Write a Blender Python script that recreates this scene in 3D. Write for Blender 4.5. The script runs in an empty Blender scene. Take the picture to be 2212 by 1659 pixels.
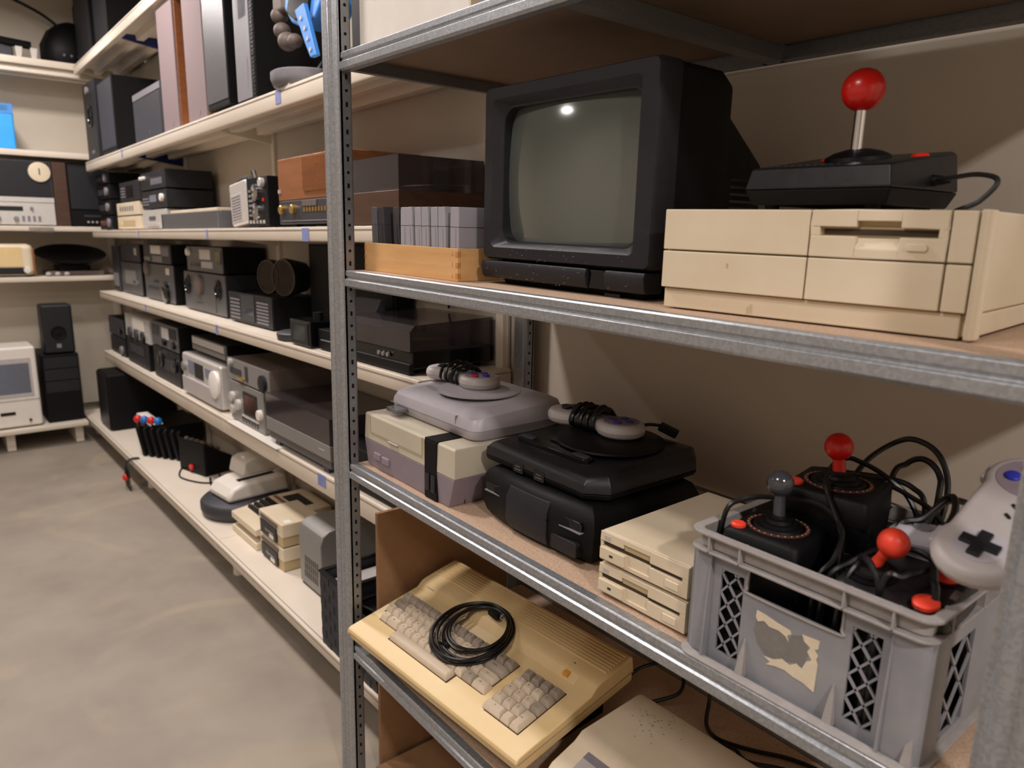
import bpy, bmesh, math, random
from mathutils import Vector, Matrix, Euler
random.seed(7)
PI=math.pi
SC=bpy.context.scene
COL=SC.collection
CAMZ=1.70                      # camera height above the floor; all z below are relative to the camera height
# ---------------------------------------------------------------- camera
RR=((0.62986068,0.18026718,-0.75549935),(0.77632271,-0.11547343,0.61966841),(0.02446577,-0.97681607,-0.21267768))
cam=bpy.data.cameras.new('camera'); camo=bpy.data.objects.new('camera',cam); COL.objects.link(camo)
mw=Matrix.Identity(4)
for r in range(3):
    mw[r][0]=RR[r][0]; mw[r][1]=-RR[r][1]; mw[r][2]=-RR[r][2]
mw[2][3]=CAMZ
camo.matrix_world=mw
cam.sensor_width=36; cam.sensor_fit='HORIZONTAL'; cam.lens=36*1582.1/2212
cam.clip_start=.02; cam.clip_end=60
cam.dof.use_dof=True; cam.dof.focus_distance=1.62; cam.dof.aperture_fstop=4.0
SC.camera=camo
# ---------------------------------------------------------------- world, lamps, exposure
w=bpy.data.worlds.new('world'); SC.world=w; w.use_nodes=True
w.node_tree.nodes['Background'].inputs[0].default_value=(.93,.95,1,1); w.node_tree.nodes['Background'].inputs[1].default_value=.06
def area(name,loc,size,power,color=(1,.915,.87),size_y=None,rot=(0,0,0)):
    l=bpy.data.lights.new(name,'AREA'); l.energy=power; l.color=color; l.size=size
    if size_y: l.shape='RECTANGLE'; l.size_y=size_y
    o=bpy.data.objects.new(name,l); COL.objects.link(o); o.location=(loc[0],loc[1],loc[2]+CAMZ); o.rotation_euler=rot
    return o
area('ceiling_or_fill_lamp',(1.95,-.15,1.78),.22,84)
area('ceiling_or_fill_lamp',(-2.5,.38,1.72),.22,40)
area('ceiling_or_fill_lamp',(-4.4,.58,1.66),.25,38)
area('ceiling_or_fill_lamp',(-6.0,.4,1.62),.25,38)
area('ceiling_or_fill_lamp',(-.9,-1.2,1.74),.7,40)  # large soft fill lamp, added to brighten the wall and shelf interiors
area('ceiling_or_fill_lamp',(-4.5,-1.7,1.76),.2,16)
SC.view_settings.view_transform='Standard'; SC.view_settings.look='None'; SC.view_settings.gamma=1
SC.view_settings.use_curve_mapping=False
SC.view_settings.exposure=0.12
# ---------------------------------------------------------------- frames
WM=Matrix(((0.99967975,0.00478922,0.02484875),(-0.0047907,0.99998853,0.0),(-0.02484847,-0.00011904,0.99969122))).transposed()
def frame(fr,loc,rot=(0,0,0)):
    m=Matrix.Translation(Vector(loc))@Euler(rot).to_matrix().to_4x4()
    if fr=='W': m=WM.to_4x4()@m
    return Matrix.Translation((0,0,CAMZ))@m
# ---------------------------------------------------------------- materials
def s2l(c):
    c/=255
    return c/12.92 if c<=.04045 else ((c+.055)/1.055)**2.4
MC={}
def mat(name,rgb,rough=.5,metal=0,var=.12,scale=30,bump=.0,spec=.5,alpha=1,trans=0,coat=0,emit=0,stretch=None,rgb2=None,bscale=None,tex='noise'):
    if name in MC: return MC[name]
    m=bpy.data.materials.new(name); m.use_nodes=True; nt=m.node_tree; b=nt.nodes['Principled BSDF']
    c=[s2l(x) for x in rgb]
    b.inputs['Roughness'].default_value=rough; b.inputs['Metallic'].default_value=metal
    b.inputs['Specular IOR Level'].default_value=spec; b.inputs['Coat Weight'].default_value=coat
    b.inputs['Transmission Weight'].default_value=trans; b.inputs['Alpha'].default_value=alpha
    tc=nt.nodes.new('ShaderNodeTexCoord'); mp=nt.nodes.new('ShaderNodeMapping'); nt.links.new(tc.outputs['Object'],mp.inputs[0])
    if stretch: mp.inputs['Scale'].default_value=stretch
    if tex=='voronoi':
        n=nt.nodes.new('ShaderNodeTexVoronoi'); n.inputs['Scale'].default_value=scale; out=n.outputs['Color']
    else:
        n=nt.nodes.new('ShaderNodeTexNoise'); n.inputs['Scale'].default_value=scale; n.inputs['Detail'].default_value=5; n.inputs['Roughness'].default_value=.6; out=n.outputs['Fac']
    nt.links.new(mp.outputs[0],n.inputs['Vector'])
    cr=nt.nodes.new('ShaderNodeValToRGB'); nt.links.new(out,cr.inputs[0])
    cr.color_ramp.elements[0].position=.3; cr.color_ramp.elements[1].position=.7
    c2=[s2l(x) for x in rgb2] if rgb2 else [min(1,x*(1+var)) for x in c]
    c1=c if rgb2 else [x*(1-var) for x in c]
    cr.color_ramp.elements[0].color=(*c1,1); cr.color_ramp.elements[1].color=(*c2,1)
    nt.links.new(cr.outputs[0],b.inputs['Base Color'])
    if bump:
        n2=nt.nodes.new('ShaderNodeTexNoise'); n2.inputs['Scale'].default_value=bscale or scale*6; n2.inputs['Detail'].default_value=3
        nt.links.new(mp.outputs[0],n2.inputs['Vector'])
        bp=nt.nodes.new('ShaderNodeBump'); bp.inputs['Strength'].default_value=bump; bp.inputs['Distance'].default_value=.002
        nt.links.new(n2.outputs['Fac'],bp.inputs['Height']); nt.links.new(bp.outputs[0],b.inputs['Normal'])
        mr=nt.nodes.new('ShaderNodeMapRange'); mr.inputs[3].default_value=max(0,rough-.08); mr.inputs[4].default_value=min(1,rough+.1)
        nt.links.new(n.outputs[0] if tex=='noise' else n2.outputs['Fac'],mr.inputs[0]); nt.links.new(mr.outputs[0],b.inputs['Roughness'])
    if emit:
        b.inputs['Emission Color'].default_value=(*c,1); b.inputs['Emission Strength'].default_value=emit
    MC[name]=m; return m
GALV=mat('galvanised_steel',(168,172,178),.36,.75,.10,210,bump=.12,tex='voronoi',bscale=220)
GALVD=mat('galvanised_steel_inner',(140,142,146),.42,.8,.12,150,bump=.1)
CREAMSH=mat('cream_powder_coat',(226,215,200),.38,0,.03,5,bump=.05)
BLUEM=mat('blue_powder_coat',(24,44,120),.4)
CHIP=mat('chipboard',(184,156,132),.75,0,.22,230,bump=.35)
HARDB=mat('brown_hardboard',(124,102,82),.7,0,.10,14,bump=.15)
MDF=mat('mdf',(146,110,76),.7,0,.08,30,bump=.1)
MDFE=mat('mdf_edge',(205,160,130),.75,0,.1,200,bump=.2)
BLK=mat('black_plastic',(20,20,24),.34,0,.2,40,bump=.12,bscale=900)
BLKM=mat('black_matt',(9,9,11),.52,0,.2,60,bump=.12,bscale=700,spec=.2)
BLKG=mat('black_gloss',(7,7,9),.14,0,.2,20)
CHAR=mat('charcoal_plastic',(29,29,34),.45,0,.1,60,bump=.15,bscale=900,spec=.34)
DGREY=mat('dark_grey_plastic',(50,50,57),.5,0,.1,40,bump=.1)
MGREY=mat('mid_grey_plastic',(120,118,124),.5,0,.06,40,bump=.06)
LGREY=mat('light_grey_plastic',(178,174,182),.42,0,.04,20,bump=.05)
PGREY=mat('pale_grey_plastic',(178,172,171),.45,0,.04,20,bump=.05)
MAUVE=mat('mauve_grey_plastic',(138,126,136),.5,0,.05,30,bump=.08)
BEIGE=mat('aged_beige_plastic',(208,192,164),.48,0,.06,5,bump=.06,rgb2=(220,206,182),bscale=600)
BEIGEN=mat('greyed_cream_plastic',(186,178,160),.48,0,.05,6,bump=.06,bscale=600)
BEIGED=mat('darker_beige_plastic',(186,166,128),.55,0,.06,8)
YELB=mat('yellowed_plastic',(214,184,130),.42,0,.06,4,bump=.08,rgb2=(224,200,152),bscale=500)
KEYM=mat('key_beige',(200,184,162),.5,0,.04,30,bump=.05)
KEYG=mat('key_grey_beige',(156,143,128),.5,0,.04,30,bump=.05)
KEYD=mat('key_well_dark',(60,46,32),.8)
INK=mat('black_ink',(30,26,24),.6)
OFFW=mat('off_white_plastic',(222,216,208),.45,0,.03,20)
WHT=mat('white_plastic',(236,232,228),.4,0,.03,20)
RED=mat('red_plastic',(205,28,20),.3,0,.06,10,coat=.2)
REDO=mat('orange_red_plastic',(230,66,44),.42,0,.05,20)
BLUE=mat('blue_button',(44,54,170),.35)
PURP=mat('purple_button',(66,58,150),.35)
GREEN=mat('green_button',(20,120,80),.35)
CHROME=mat('chrome',(210,210,215),.12,1,.02,10)
SILV=mat('silver_paint',(140,138,136),.42,.35,.05,20,stretch=(1,1,12))
SILVB=mat('bright_silver',(206,202,198),.35,.35,.04,20)
GOLD=mat('gold_metal',(212,176,104),.25,.9,.05,20)
CRATE=mat('crate_grey_plastic',(124,126,134),.5,0,.08,9,bump=.12,rgb2=(146,146,150),bscale=400)
CRATED=mat('crate_rim_dusty',(150,145,143),.65,0,.1,60,bump=.25)
PAPER=mat('torn_paper',(214,200,176),.85,0,.06,60,bump=.2)
GLUE=mat('glue_residue',(120,116,112),.8,0,.1,60)
PINE=mat('pine_wood',(214,170,116),.5,0,.1,3.2,bump=.1,stretch=(1,6,14),rgb2=(198,150,96))
PINEE=mat('pine_end_grain',(188,130,74),.6,0,.1,60)
TEAK=mat('teak_wood',(76,50,36),.4,0,.1,4,stretch=(1,6,18),rgb2=(60,38,28))
TEAKO=mat('orange_teak_wood',(146,92,54),.4,0,.1,4,stretch=(1,6,14),rgb2=(126,76,42))
CLOTH=mat('pink_grey_grille_cloth',(124,108,110),.85,0,.06,300,bump=.3)
GREYM=mat('brushed_grey_metal',(96,96,100),.4,.4,.08,14,stretch=(1,1,8))
SMOKE=mat('smoked_acrylic',(150,140,144),.06,0,.02,5,trans=.92,spec=.6)
CLEARP=mat('clear_plastic',(225,225,228),.08,0,.02,5,trans=.95)
GLASS=mat('crt_glass',(84,89,84),.09,0,.05,3,coat=1,spec=.8)
CABLE=mat('black_cable',(14,14,17),.35,0,.1,40)
BBOX=mat('bright_blue_plastic',(40,160,240),.4,0,.05,10)
SKYB=mat('sky_blue_plastic',(60,130,210),.45,0,.08,10)
BROWNG=mat('brown_grey_rubber',(96,84,78),.6,0,.1,20)
BROWNW=mat('brown_window',(120,74,58),.2,0,.1,8)
WOVEN=mat('woven_dark_blue',(34,36,46),.55,0,.25,26,bump=.3)
LCD=mat('grey_lcd',(118,124,140),.25,0,.04,4)
ORL=mat('orange_badge',(226,160,70),.4)
# ---------------------------------------------------------------- mesh helpers
def nb(): return bmesh.new()
def box(b,x0,y0,z0,x1,y1,z1,M=None):
    vs=[b.verts.new((x,y,z)) for z in (z0,z1) for x,y in ((x0,y0),(x1,y0),(x1,y1),(x0,y1))]
    for f in ((3,2,1,0),(4,5,6,7),(0,1,5,4),(1,2,6,5),(2,3,7,6),(3,0,4,7)): b.faces.new([vs[i] for i in f])
    if M is not None:
        for v in vs: v.co=M@v.co
    return vs
def prism(b,pts,ax,a0,a1,M=None):
    """extrude polygon pts along axis; ax x: pts=(y,z); y: (x,z); z: (x,y)"""
    def mk(p,a): return {'x':(a,p[0],p[1]),'y':(p[0],a,p[1]),'z':(p[0],p[1],a)}[ax]
    A=[b.verts.new(mk(p,a0)) for p in pts]; Bv=[b.verts.new(mk(p,a1)) for p in pts]
    n=len(pts)
    fs=[b.faces.new(A),b.faces.new(Bv[::-1])]
    for i in range(n): fs.append(b.faces.new((A[i],Bv[i],Bv[(i+1)%n],A[(i+1)%n])))
    bmesh.ops.recalc_face_normals(b,faces=fs)
    if M is not None:
        for v in A+Bv: v.co=M@v.co
    return A+Bv
def rrect(x0,y0,x1,y1,r,n=5):
    out=[]
    for cx,cy,a in ((x1-r,y0+r,-90),(x1-r,y1-r,0),(x0+r,y1-r,90),(x0+r,y0+r,180)):
        for i in range(n+1):
            t=math.radians(a+90*i/n); out.append((cx+r*math.cos(t),cy+r*math.sin(t)))
    return out
def loft(b,rings,cap=True,M=None):
    R=[[b.verts.new(p) for p in r] for r in rings]; fs=[]
    n=len(R[0])
    for i in range(len(R)-1):
        for j in range(n): fs.append(b.faces.new((R[i][j],R[i][(j+1)%n],R[i+1][(j+1)%n],R[i+1][j])))
    if cap: fs.append(b.faces.new(R[0][::-1])); fs.append(b.faces.new(R[-1]))
    bmesh.ops.recalc_face_normals(b,faces=fs)
    if M is not None:
        for r in R:
            for v in r: v.co=M@v.co
def lathe(b,prof,c=(0,0,0),ax='z',seg=24,M=None):
    rings=[]
    for r,h in prof:
        ring=[]
        for i in range(seg):
            t=2*PI*i/seg; x,y=max(r,1e-4)*math.cos(t),max(r,1e-4)*math.sin(t)
            p={'z':(x,y,h),'y':(x,h,y),'x':(h,x,y)}[ax]; ring.append((p[0]+c[0],p[1]+c[1],p[2]+c[2]))
        rings.append(ring)
    loft(b,rings,True,M)
def cyl(b,c,r,h,ax='z',seg=20,r2=None,M=None): lathe(b,[(r,0),(r if r2 is None else r2,h)],c,ax,seg,M)
def ball(b,c,r,seg=20,sq=1,M=None):
    n=12; lathe(b,[(r*math.sin(PI*i/n),-r*sq*math.cos(PI*i/n)) for i in range(n+1)],c,'z',seg,M)
def cr(pts,n=6,closed=False):
    P=[Vector(p) for p in pts]; out=[]; m=len(P)
    for i in range(m if closed else m-1):
        if closed: a,p,q,d=P[i-1],P[i],P[(i+1)%m],P[(i+2)%m]
        else: a=P[max(i-1,0)];p=P[i];q=P[i+1];d=P[min(i+2,m-1)]
        for k in range(n):
            t=k/n; out.append(.5*((2*p)+(q-a)*t+(2*a-5*p+4*q-d)*t*t+(3*p-a-3*q+d)*t**3))
    if not closed: out.append(P[-1])
    return out
def tube(b,pts,r,seg=7,sm=6,closed=False):
    P=cr(pts,sm,closed) if sm else [Vector(p) for p in pts]
    up=Vector((0,0,1)); rings=[]; nrm=None; m=len(P)
    for i,p in enumerate(P):
        t=(P[(i+1)%m]-P[i-1]) if closed else (P[min(i+1,m-1)]-P[max(i-1,0)])
        if t.length<1e-9: t=Vector((1,0,0))
        t.normalize()
        if nrm is None: nrm=t.cross(up) if abs(t.z)<.9 else t.cross(Vector((1,0,0)))
        nrm=(nrm-t*nrm.dot(t)); nrm.normalize(); bi=t.cross(nrm)
        rings.append([p+(nrm*math.cos(2*PI*k/seg)+bi*math.sin(2*PI*k/seg))*r for k in range(seg)])
    if closed: rings.append(rings[0])
    loft(b,rings,not closed)
def grid(b,nx,ny,fn):
    V=[[b.verts.new(fn(i/nx,j/ny)) for j in range(ny+1)] for i in range(nx+1)]
    for i in range(nx):
        for j in range(ny): b.faces.new((V[i][j],V[i+1][j],V[i+1][j+1],V[i][j+1]))
def mesh(name,b,sm=35):
    bmesh.ops.remove_doubles(b,verts=b.verts,dist=1e-6)
    me=bpy.data.meshes.new(name); b.to_mesh(me); b.free()
    for p in me.polygons: p.use_smooth=True
    me.set_sharp_from_angle(angle=math.radians(sm))
    return me
def part(name,b,m,par,bev=0,seg=2,label=None,kind=None,sm=35,loc=None):
    me=b if isinstance(b,bpy.types.Mesh) else mesh(name,b,sm)
    if not me.materials: me.materials.append(m)
    o=bpy.data.objects.new(name,me); COL.objects.link(o)
    if par: o.parent=par
    if loc: o.location=loc
    if bev:
        md=o.modifiers.new('bevel','BEVEL'); md.width=bev; md.segments=seg; md.limit_method='ANGLE'; md.angle_limit=math.radians(38); md.harden_normals=True
    if label: o['label']=label
    if kind: o['kind']=kind
    return o
def tag(o,label,cat,group=None):
    o['label']=label; o['category']=cat
    if group: o['group']=group
    return o
def thing(name,label,cat,loc,rz=0,fr='R',group=None,rot=None):
    o=bpy.data.objects.new(name,None); COL.objects.link(o); o.empty_display_size=.05
    o.matrix_world=frame(fr,loc,rot or (0,0,rz))
    return tag(o,label,cat,group)
def one(name,b,m,label,cat,loc,rz=0,fr='R',group=None,bev=0,rot=None,seg=2,sm=35):
    o=part(name,b,m,None,bev,seg,sm=sm); o.matrix_world=frame(fr,loc,rot or (0,0,rz)); return tag(o,label,cat,group)
def struct(name,b,m,loc=(0,0,0),fr='W',bev=0):
    o=part(name,b,m,None,bev); o.matrix_world=frame(fr,loc); o['kind']='structure'; return o
def bxp(name,par,m,x0,y0,z0,x1,y1,z1,bev=0,**k):
    b=nb(); box(b,x0,y0,z0,x1,y1,z1); return part(name,b,m,par,bev,**k)
# ================================================================ SETTING
FZ=-1.70
CONC=mat('concrete_floor',(138,128,117),.55,0,.14,2.2,bump=.12,rgb2=(158,148,136),bscale=60)
nt=CONC.node_tree; b_=nt.nodes['Principled BSDF']
ns=nt.nodes.new('ShaderNodeTexNoise'); ns.inputs['Scale'].default_value=1.1; ns.inputs['Detail'].default_value=9; ns.inputs['Distortion'].default_value=1.2
tc=[n for n in nt.nodes if n.type=='TEX_COORD'][0]; nt.links.new(tc.outputs['Object'],ns.inputs[0])
rp=nt.nodes.new('ShaderNodeValToRGB'); nt.links.new(ns.outputs['Fac'],rp.inputs[0])
rp.color_ramp.elements[0].position=.56; rp.color_ramp.elements[0].color=(0,0,0,1); rp.color_ramp.elements[1].position=.66; rp.color_ramp.elements[1].color=(.30,.30,.30,1)
mx=nt.nodes.new('ShaderNodeMix'); mx.data_type='RGBA'
src=[l.from_socket for l in nt.links if l.to_socket==b_.inputs['Base Color']][0]
nt.links.new(rp.outputs[0],mx.inputs[0]); nt.links.new(src,mx.inputs[6]); mx.inputs[7].default_value=(s2l(186),s2l(170),s2l(142),1)
nt.links.new(mx.outputs[2],b_.inputs['Base Color'])
WALL=mat('painted_wall',(196,186,173),.75,0,.03,6,bump=.06,bscale=300)
WALL2=mat('painted_cream_wall',(206,196,180),.7,0,.03,4,bump=.05,bscale=200)
CEIL=mat('ceiling_paint',(150,145,138),.9,0,.03,4)
b=nb(); box(b,-7.7,-3.2,FZ-.1,3.6,1.72,FZ); struct('floor',b,CONC)
b=nb(); box(b,-7.7,1.62,FZ,3.6,1.72,2.1); struct('wall_back',b,WALL)
b=nb(); box(b,-7.7,-3.2,FZ,-7.6,1.62,2.1); struct('wall_left',b,WALL2)
b=nb(); box(b,3.5,-3.2,FZ,3.6,1.62,2.1); struct('wall_right',b,WALL2)
b=nb(); box(b,-7.6,-3.2,FZ,3.5,-3.1,2.1); struct('wall_front',b,WALL2)
b=nb(); box(b,-7.7,-3.2,2.1,3.6,1.72,2.2); struct('ceiling',b,CEIL)
# ================================================================ WHITE SHELVING ALONG THE BACK WALL
XE,XR=-7.45,-1.95
def tray(par,x0,x1,yf,yb,z,lip,ribs=True,name='shelf'):
    """folded steel tray with rolled front lip; front edge at yf"""
    b=nb()
    prism(b,[(yf,z),(yb,z),(yb,z-.012),(yf+.03,z-.012),(yf+.03,z-lip+.012),(yf+.036,z-lip),(yf+.004,z-lip),(yf,z-lip+.006)],'x',x0+.002,x1-.002)
    s=part(name,b,CREAMSH,par,.002)
    g=nb(); box(g,x0+.006,yf-.0015,z-.014,x1-.006,yf,z-.010); box(g,x0+.006,yf+.014,z-.001,x1-.006,yf+.0175,z+.0004); part('lip_seam',g,mat('lip_seam',(130,118,106),.6),s,kind='stuff')
    if ribs:
        for y in (yf+.13,yf+.27):
            if y+.04<yb:
                g=nb(); prism(g,[(y,z-.012),(y+.006,z-.052),(y+.050,z-.052),(y+.056,z-.012)],'x',x0+.05,x1-.05); part('stiffening_rib',g,CREAMSH,s,.002)
    return s
def bracket(par,x,yf,yb,z,m):
    b=nb(); prism(b,[(yf+.04,z-.014),(yb,z-.014),(yb,z-.09),(yf+.06,z-.042)],'x',x-.012,x+.012); part('bracket',b,m,par,.001)
SU=thing('steel_shelving','long cream painted steel shelving along the back wall, five levels of electronics','shelving',(-4.4,1.2,FZ),fr='W')
SU.matrix_world=frame('W',(0,0,0))
levels=[('T',1.315,.065,[-6.995,-5.62,-3.97,-1.95]),('A',.572,.07,[-6.88,-5.62,-3.97,-1.95]),('B',.040,.055,[-6.88,-5.4,-3.95,-1.95]),('C',-.445,.055,[-6.83,-5.35,-3.92,-1.95]),('D',-.945,.085,[-6.88,-5.37,-3.9,-1.95])]
for nme,z,lip,xs in levels:
    for i in range(len(xs)-1): tray(SU,xs[i],xs[i+1],1.22,1.60,z,lip)
    for i,x in enumerate(xs): bracket(SU,min(max(x,xs[0]+.014),xs[-1]-.014),1.22,1.60,z,BLUEM if (i==1 and nme in 'TA') else CREAMSH)
xs=[-7.2,-5.25,-3.62,-1.95]
for i in range(3): tray(SU,xs[i],xs[i+1],1.05,1.60,-1.5,.05,ribs=False,name='base_shelf')
for x in (-7.1,-5.3,-3.6,-2.0):
    b=nb(); box(b,x-.03,1.13,FZ+.03,x+.03,1.60,-1.552); part('base_foot',b,CREAMSH,SU,.004)
    b=nb(); cyl(b,(x,1.16,FZ),.035,.03); part('levelling_disc',b,CREAMSH,SU)
for x in (-6.86,-5.5,-3.95,-2.0):
    b=nb(); box(b,x-.02,1.585,FZ+.0,x+.02,1.619,2.05); part('upright',b,CREAMSH,SU,.002)
for i,(a,c) in enumerate(((-6.99,-5.5),(-5.5,-3.95),(-3.95,-1.95))):
    for z0,z1 in ((-1.4,-.95),(-.95,-.45),(-.45,.04),(.04,.57),(.57,1.3)):
        b=nb(); box(b,a+.022,1.602,z0+.003,c-.022,1.612,z1-.003); part('back_panel',b,WALL if z1<.6 else WALL2,SU,.001)
for x,z,wd in ((-5.62,.572,.03),(-2.95,.572,.05),(-2.75,.04,.06),(-3.95,.04,.02),(-5.37,.04,.02),(-3.9,-.445,.03),(-2.7,-.945,.07),(-5.35,-.445,.02)):
    b=nb(); box(b,x-wd/2,1.2175,z-.055,x+wd/2,1.2195,z-.005); part('shelf_label',b,mat('label_blue_white',(120,130,180) if wd<.05 else (206,200,214),.7),SU,kind='stuff' if 0 else None)
# ================================================================ CREAM SHELVING ON THE LEFT WALL
SL=thing('steel_shelving','cream steel shelving on the left wall at the far end of the aisle','shelving',(0,0,0),fr='W')
for z,xf,lip in ((1.335,-7.0,.05),(.65,-7.0,.045),(.07,-7.0,.04),(-.33,-7.0,.04),(-1.515,-6.8,.035)):
    for y0,y1 in ((-1.2,.2),(.2,1.6 if xf==-7.0 else 1.04)):
        b=nb(); prism(b,[(xf,z),(-7.5,z),(-7.5,z-.012),(xf-.03,z-.012),(xf-.03,z-lip+.01),(xf-.036,z-lip),(xf-.004,z-lip),(xf,z-lip+.006)],'y',y0+.002,y1-.002)
        s=part('shelf',b,CREAMSH,SL,.002)
        if z>1:
            for q in (.0,.09):
                g=nb(); box(g,xf-.12-q*1.6,y0+.02,z-.10,xf-.05-q*1.6,y1-.02,z-.012); part('stiffening_rib',g,CREAMSH,s,.004)
for y in (-1.19,.2,1.47):
    b=nb(); box(b,-7.56,y-.03,FZ,-7.502,y+.03,2.05); part('upright',b,CREAMSH,SL,.002)
b=nb(); box(b,-7.13,1.44,1.336,-7.07,1.50,2.05); part('front_post',b,CREAMSH,SL,.002)
for y0,y1 in ((-1.16,.17),(.23,1.44)):
    for z0,z1 in ((-1.5,-.33),(-.33,.07),(.07,.65),(.65,1.33),(1.33,2.0)):
        b=nb(); box(b,-7.52,y0,z0+.002,-7.505,y1,z1-.014); part('back_panel',b,WALL2,SL,.001)
for y in (-.9,.5,.98):
    b=nb(); box(b,-7.3,y-.03,FZ,-6.9,y+.03,-1.55); part('base_foot',b,CREAMSH,SL,.004)
b=nb(); box(b,-7.004,.80,.02,-6.998,.97,.062); part('price_holder',b,CLEARP,SL)
# ================================================================ GALVANISED RACK
RK=thing('galvanised_rack','galvanised steel rack with chipboard shelves in the foreground','shelving',(0,0,0))
X0,X1,Y0,Y1=-1.81,-.231,.90,1.57
def post(x,y,sx,sy):
    """angle post: wide ribbed face across x, perforated flange along y; sx,sy give the outward direction"""
    z0,z1=FZ-.04,.95
    xa=x+sx*.094
    n=9; pts=[]
    off=[0,0,-.006,-.006,0,0,-.005,-.005,0,0,-.006,-.006,0,0]
    m=len(off)
    front=[(x+(xa-x)*i/(m-1), y+sy*(-.0) + (-sy)*0 + (off[i]*-sy)) for i in range(m)]
    back=[(p[0],y-sy*.0075) for p in front[::-1]]
    b=nb(); prism(b,front+back,'z',z0,z1)
    p=part('post',b,GALV,RK,label=None)
    g=nb(); prism(g,[(x,y-sy*.002),(x,y-sy*.030),(x+sx*.006,y-sy*.036),(x+sx*.016,y-sy*.036),(x+sx*.016,y-sy*.033),(x+sx*.008,y-sy*.033),(x+sx*.003,y-sy*.029),(x+sx*.003,y-sy*.002)],'z',z0,z1)
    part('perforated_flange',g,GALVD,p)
    g=nb(); z=-1.62; k=0
    while z<.92:
        ye=y-sy*.019
        if k%2==0: cyl(g,(x-sx*.0006,ye,z),.0042,sx*.0016,'x',8)
        else:
            box(g,x-sx*.0008,ye-.003,z-.006,x+sx*.0005,ye+.003,z+.006)
        z+=.0335; k+=1
    part('slot',g,BLKM,p,kind='stuff')
    return p
post(X0,Y0-.004,-1,-1); post(X0,Y1+.004,-1,1); post(X1,Y0-.004,1,-1); post(X1,Y1+.004,1,1)
ZS=[.413,-.129,-.670,-1.240]
def beamprof(y,d,z):
    return [(y+d*.022,z),(y+d*.003,z),(y,z-.003),(y,z-.015),(y+d*.003,z-.0175),(y+d*.003,z-.0215),(y-d*.003,z-.025),(y-d*.003,z-.041),(y+d*.002,z-.046),(y+d*.022,z-.046),(y+d*.022,z-.043),(y+d*.006,z-.043),(y+d*.006,z-.003),(y+d*.022,z-.003)]
for z in ZS:
    b=nb(); prism(b,beamprof(Y0,1,z),'x',X0,X1); part('front_beam',b,GALV,RK,.0006)
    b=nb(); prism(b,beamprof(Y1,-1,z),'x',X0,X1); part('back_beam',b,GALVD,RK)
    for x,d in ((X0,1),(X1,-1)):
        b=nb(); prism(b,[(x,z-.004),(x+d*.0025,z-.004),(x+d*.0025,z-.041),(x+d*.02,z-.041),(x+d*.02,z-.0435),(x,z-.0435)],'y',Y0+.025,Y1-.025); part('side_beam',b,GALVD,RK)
    xc=-1.0
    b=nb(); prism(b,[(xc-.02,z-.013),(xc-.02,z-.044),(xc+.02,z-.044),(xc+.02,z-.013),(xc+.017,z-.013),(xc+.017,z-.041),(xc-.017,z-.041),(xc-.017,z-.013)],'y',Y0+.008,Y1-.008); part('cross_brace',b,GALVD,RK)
    for xx in (xc-.022,xc+.022):
        b=nb(); box(b,xx-.004,Y1-.03,z-.046,xx+.004,Y1-.006,z-.012); part('brace_hook',b,GALVD,RK)
    b=nb(); box(b,X0+.004,Y0+.023,z-.012,X1-.004,Y1-.023,z-.0005); 
    if z>0: part('shelf_board',b,HARDB,RK,.0008,label='brown hardboard shelf seen from below')
    else: part('shelf_board',b,CHIP,RK,.0008)
b=nb(); box(b,X0+.02,.955,-1.69,X1,1.55,-1.673); part('shelf_board',b,MDF,RK,.001)
for x in (X0+.06,X1-.06):
    b=nb(); box(b,x-.03,.97,FZ-.045,x+.03,1.5,-1.69); part('support_batten',b,MDF,RK)
# upright mdf partition leaning between the left post and the keyboard shelf
b=nb(); box(b,0,0,0,.014,.50,.90)
o=one('mdf_panel',b,MDF,'upright brown mdf panel standing behind the left end of the keyboard shelf','panel',(-1.8255,.985,-1.7435),group=None,bev=.001)
# ================================================================ MIDDLE SHELF (z=-.129)
ZM=-.129
# ---- CRT monitor
t=thing('crt_monitor','large black CRT monitor with a blank grey-green screen','monitor',(-1.335,1.0,ZM))
W_,H0,H1=.485,.011,.412      # bezel width, bottom and top above shelf
b=nb(); c=.006
outer=rrect(0,H0+.043,W_,H1,.016,4)
# bezel as ring lofted from outer to recess
def xz(pts,y): return [(p[0],y,p[1]) for p in pts]
n=4
R=[xz(rrect(0,H0+.043,W_,H1,.014,n),.055),xz(rrect(0,H0+.043,W_,H1,.014,n),.010),xz(rrect(.004,H0+.047,W_-.004,H1-.004,.012,n),.0),xz(rrect(.030,.080,.445,.386,.012,n),-.001),xz(rrect(.034,.084,.441,.383,.012,n),.003),xz(rrect(.047,.090,.438,.372,.03,n),.017),xz(rrect(.050,.094,.435,.368,.03,n),.0175),xz(rrect(.050,.094,.435,.368,.03,n),.050)]
loft(b,R,cap=False); part('bezel',b,CHAR,t,sm=28)
b=nb()
def scr(u,v):
    x=.046+.393*u; z=.088+.286*v
    X=(u-.5)*2; Z=(v-.5)*2
    return (x,.0165+.026*(X*X*.6+Z*Z*.5),z)
grid(b,24,18,scr)
part('screen',b,GLASS,t,sm=180)
b=nb(); prism(b,[(.006,H0+.002),(.0,H0+.008),(-.004,H0+.03),(.0,H0+.0395),(.05,H0+.0395),(.05,H0+.002)],'x',0,.330); prism(b,[(.006,H0+.002),(.0,H0+.008),(-.004,H0+.03),(.0,H0+.0395),(.05,H0+.0395),(.05,H0+.002)],'x',.380,.476); part('lower_strip',b,CHAR,t,.002)
bxp('power_button',t,BLKG,.332,.006,H0+.003,.378,.05,H0+.038,.002)
b=nb(); R=[]
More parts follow.
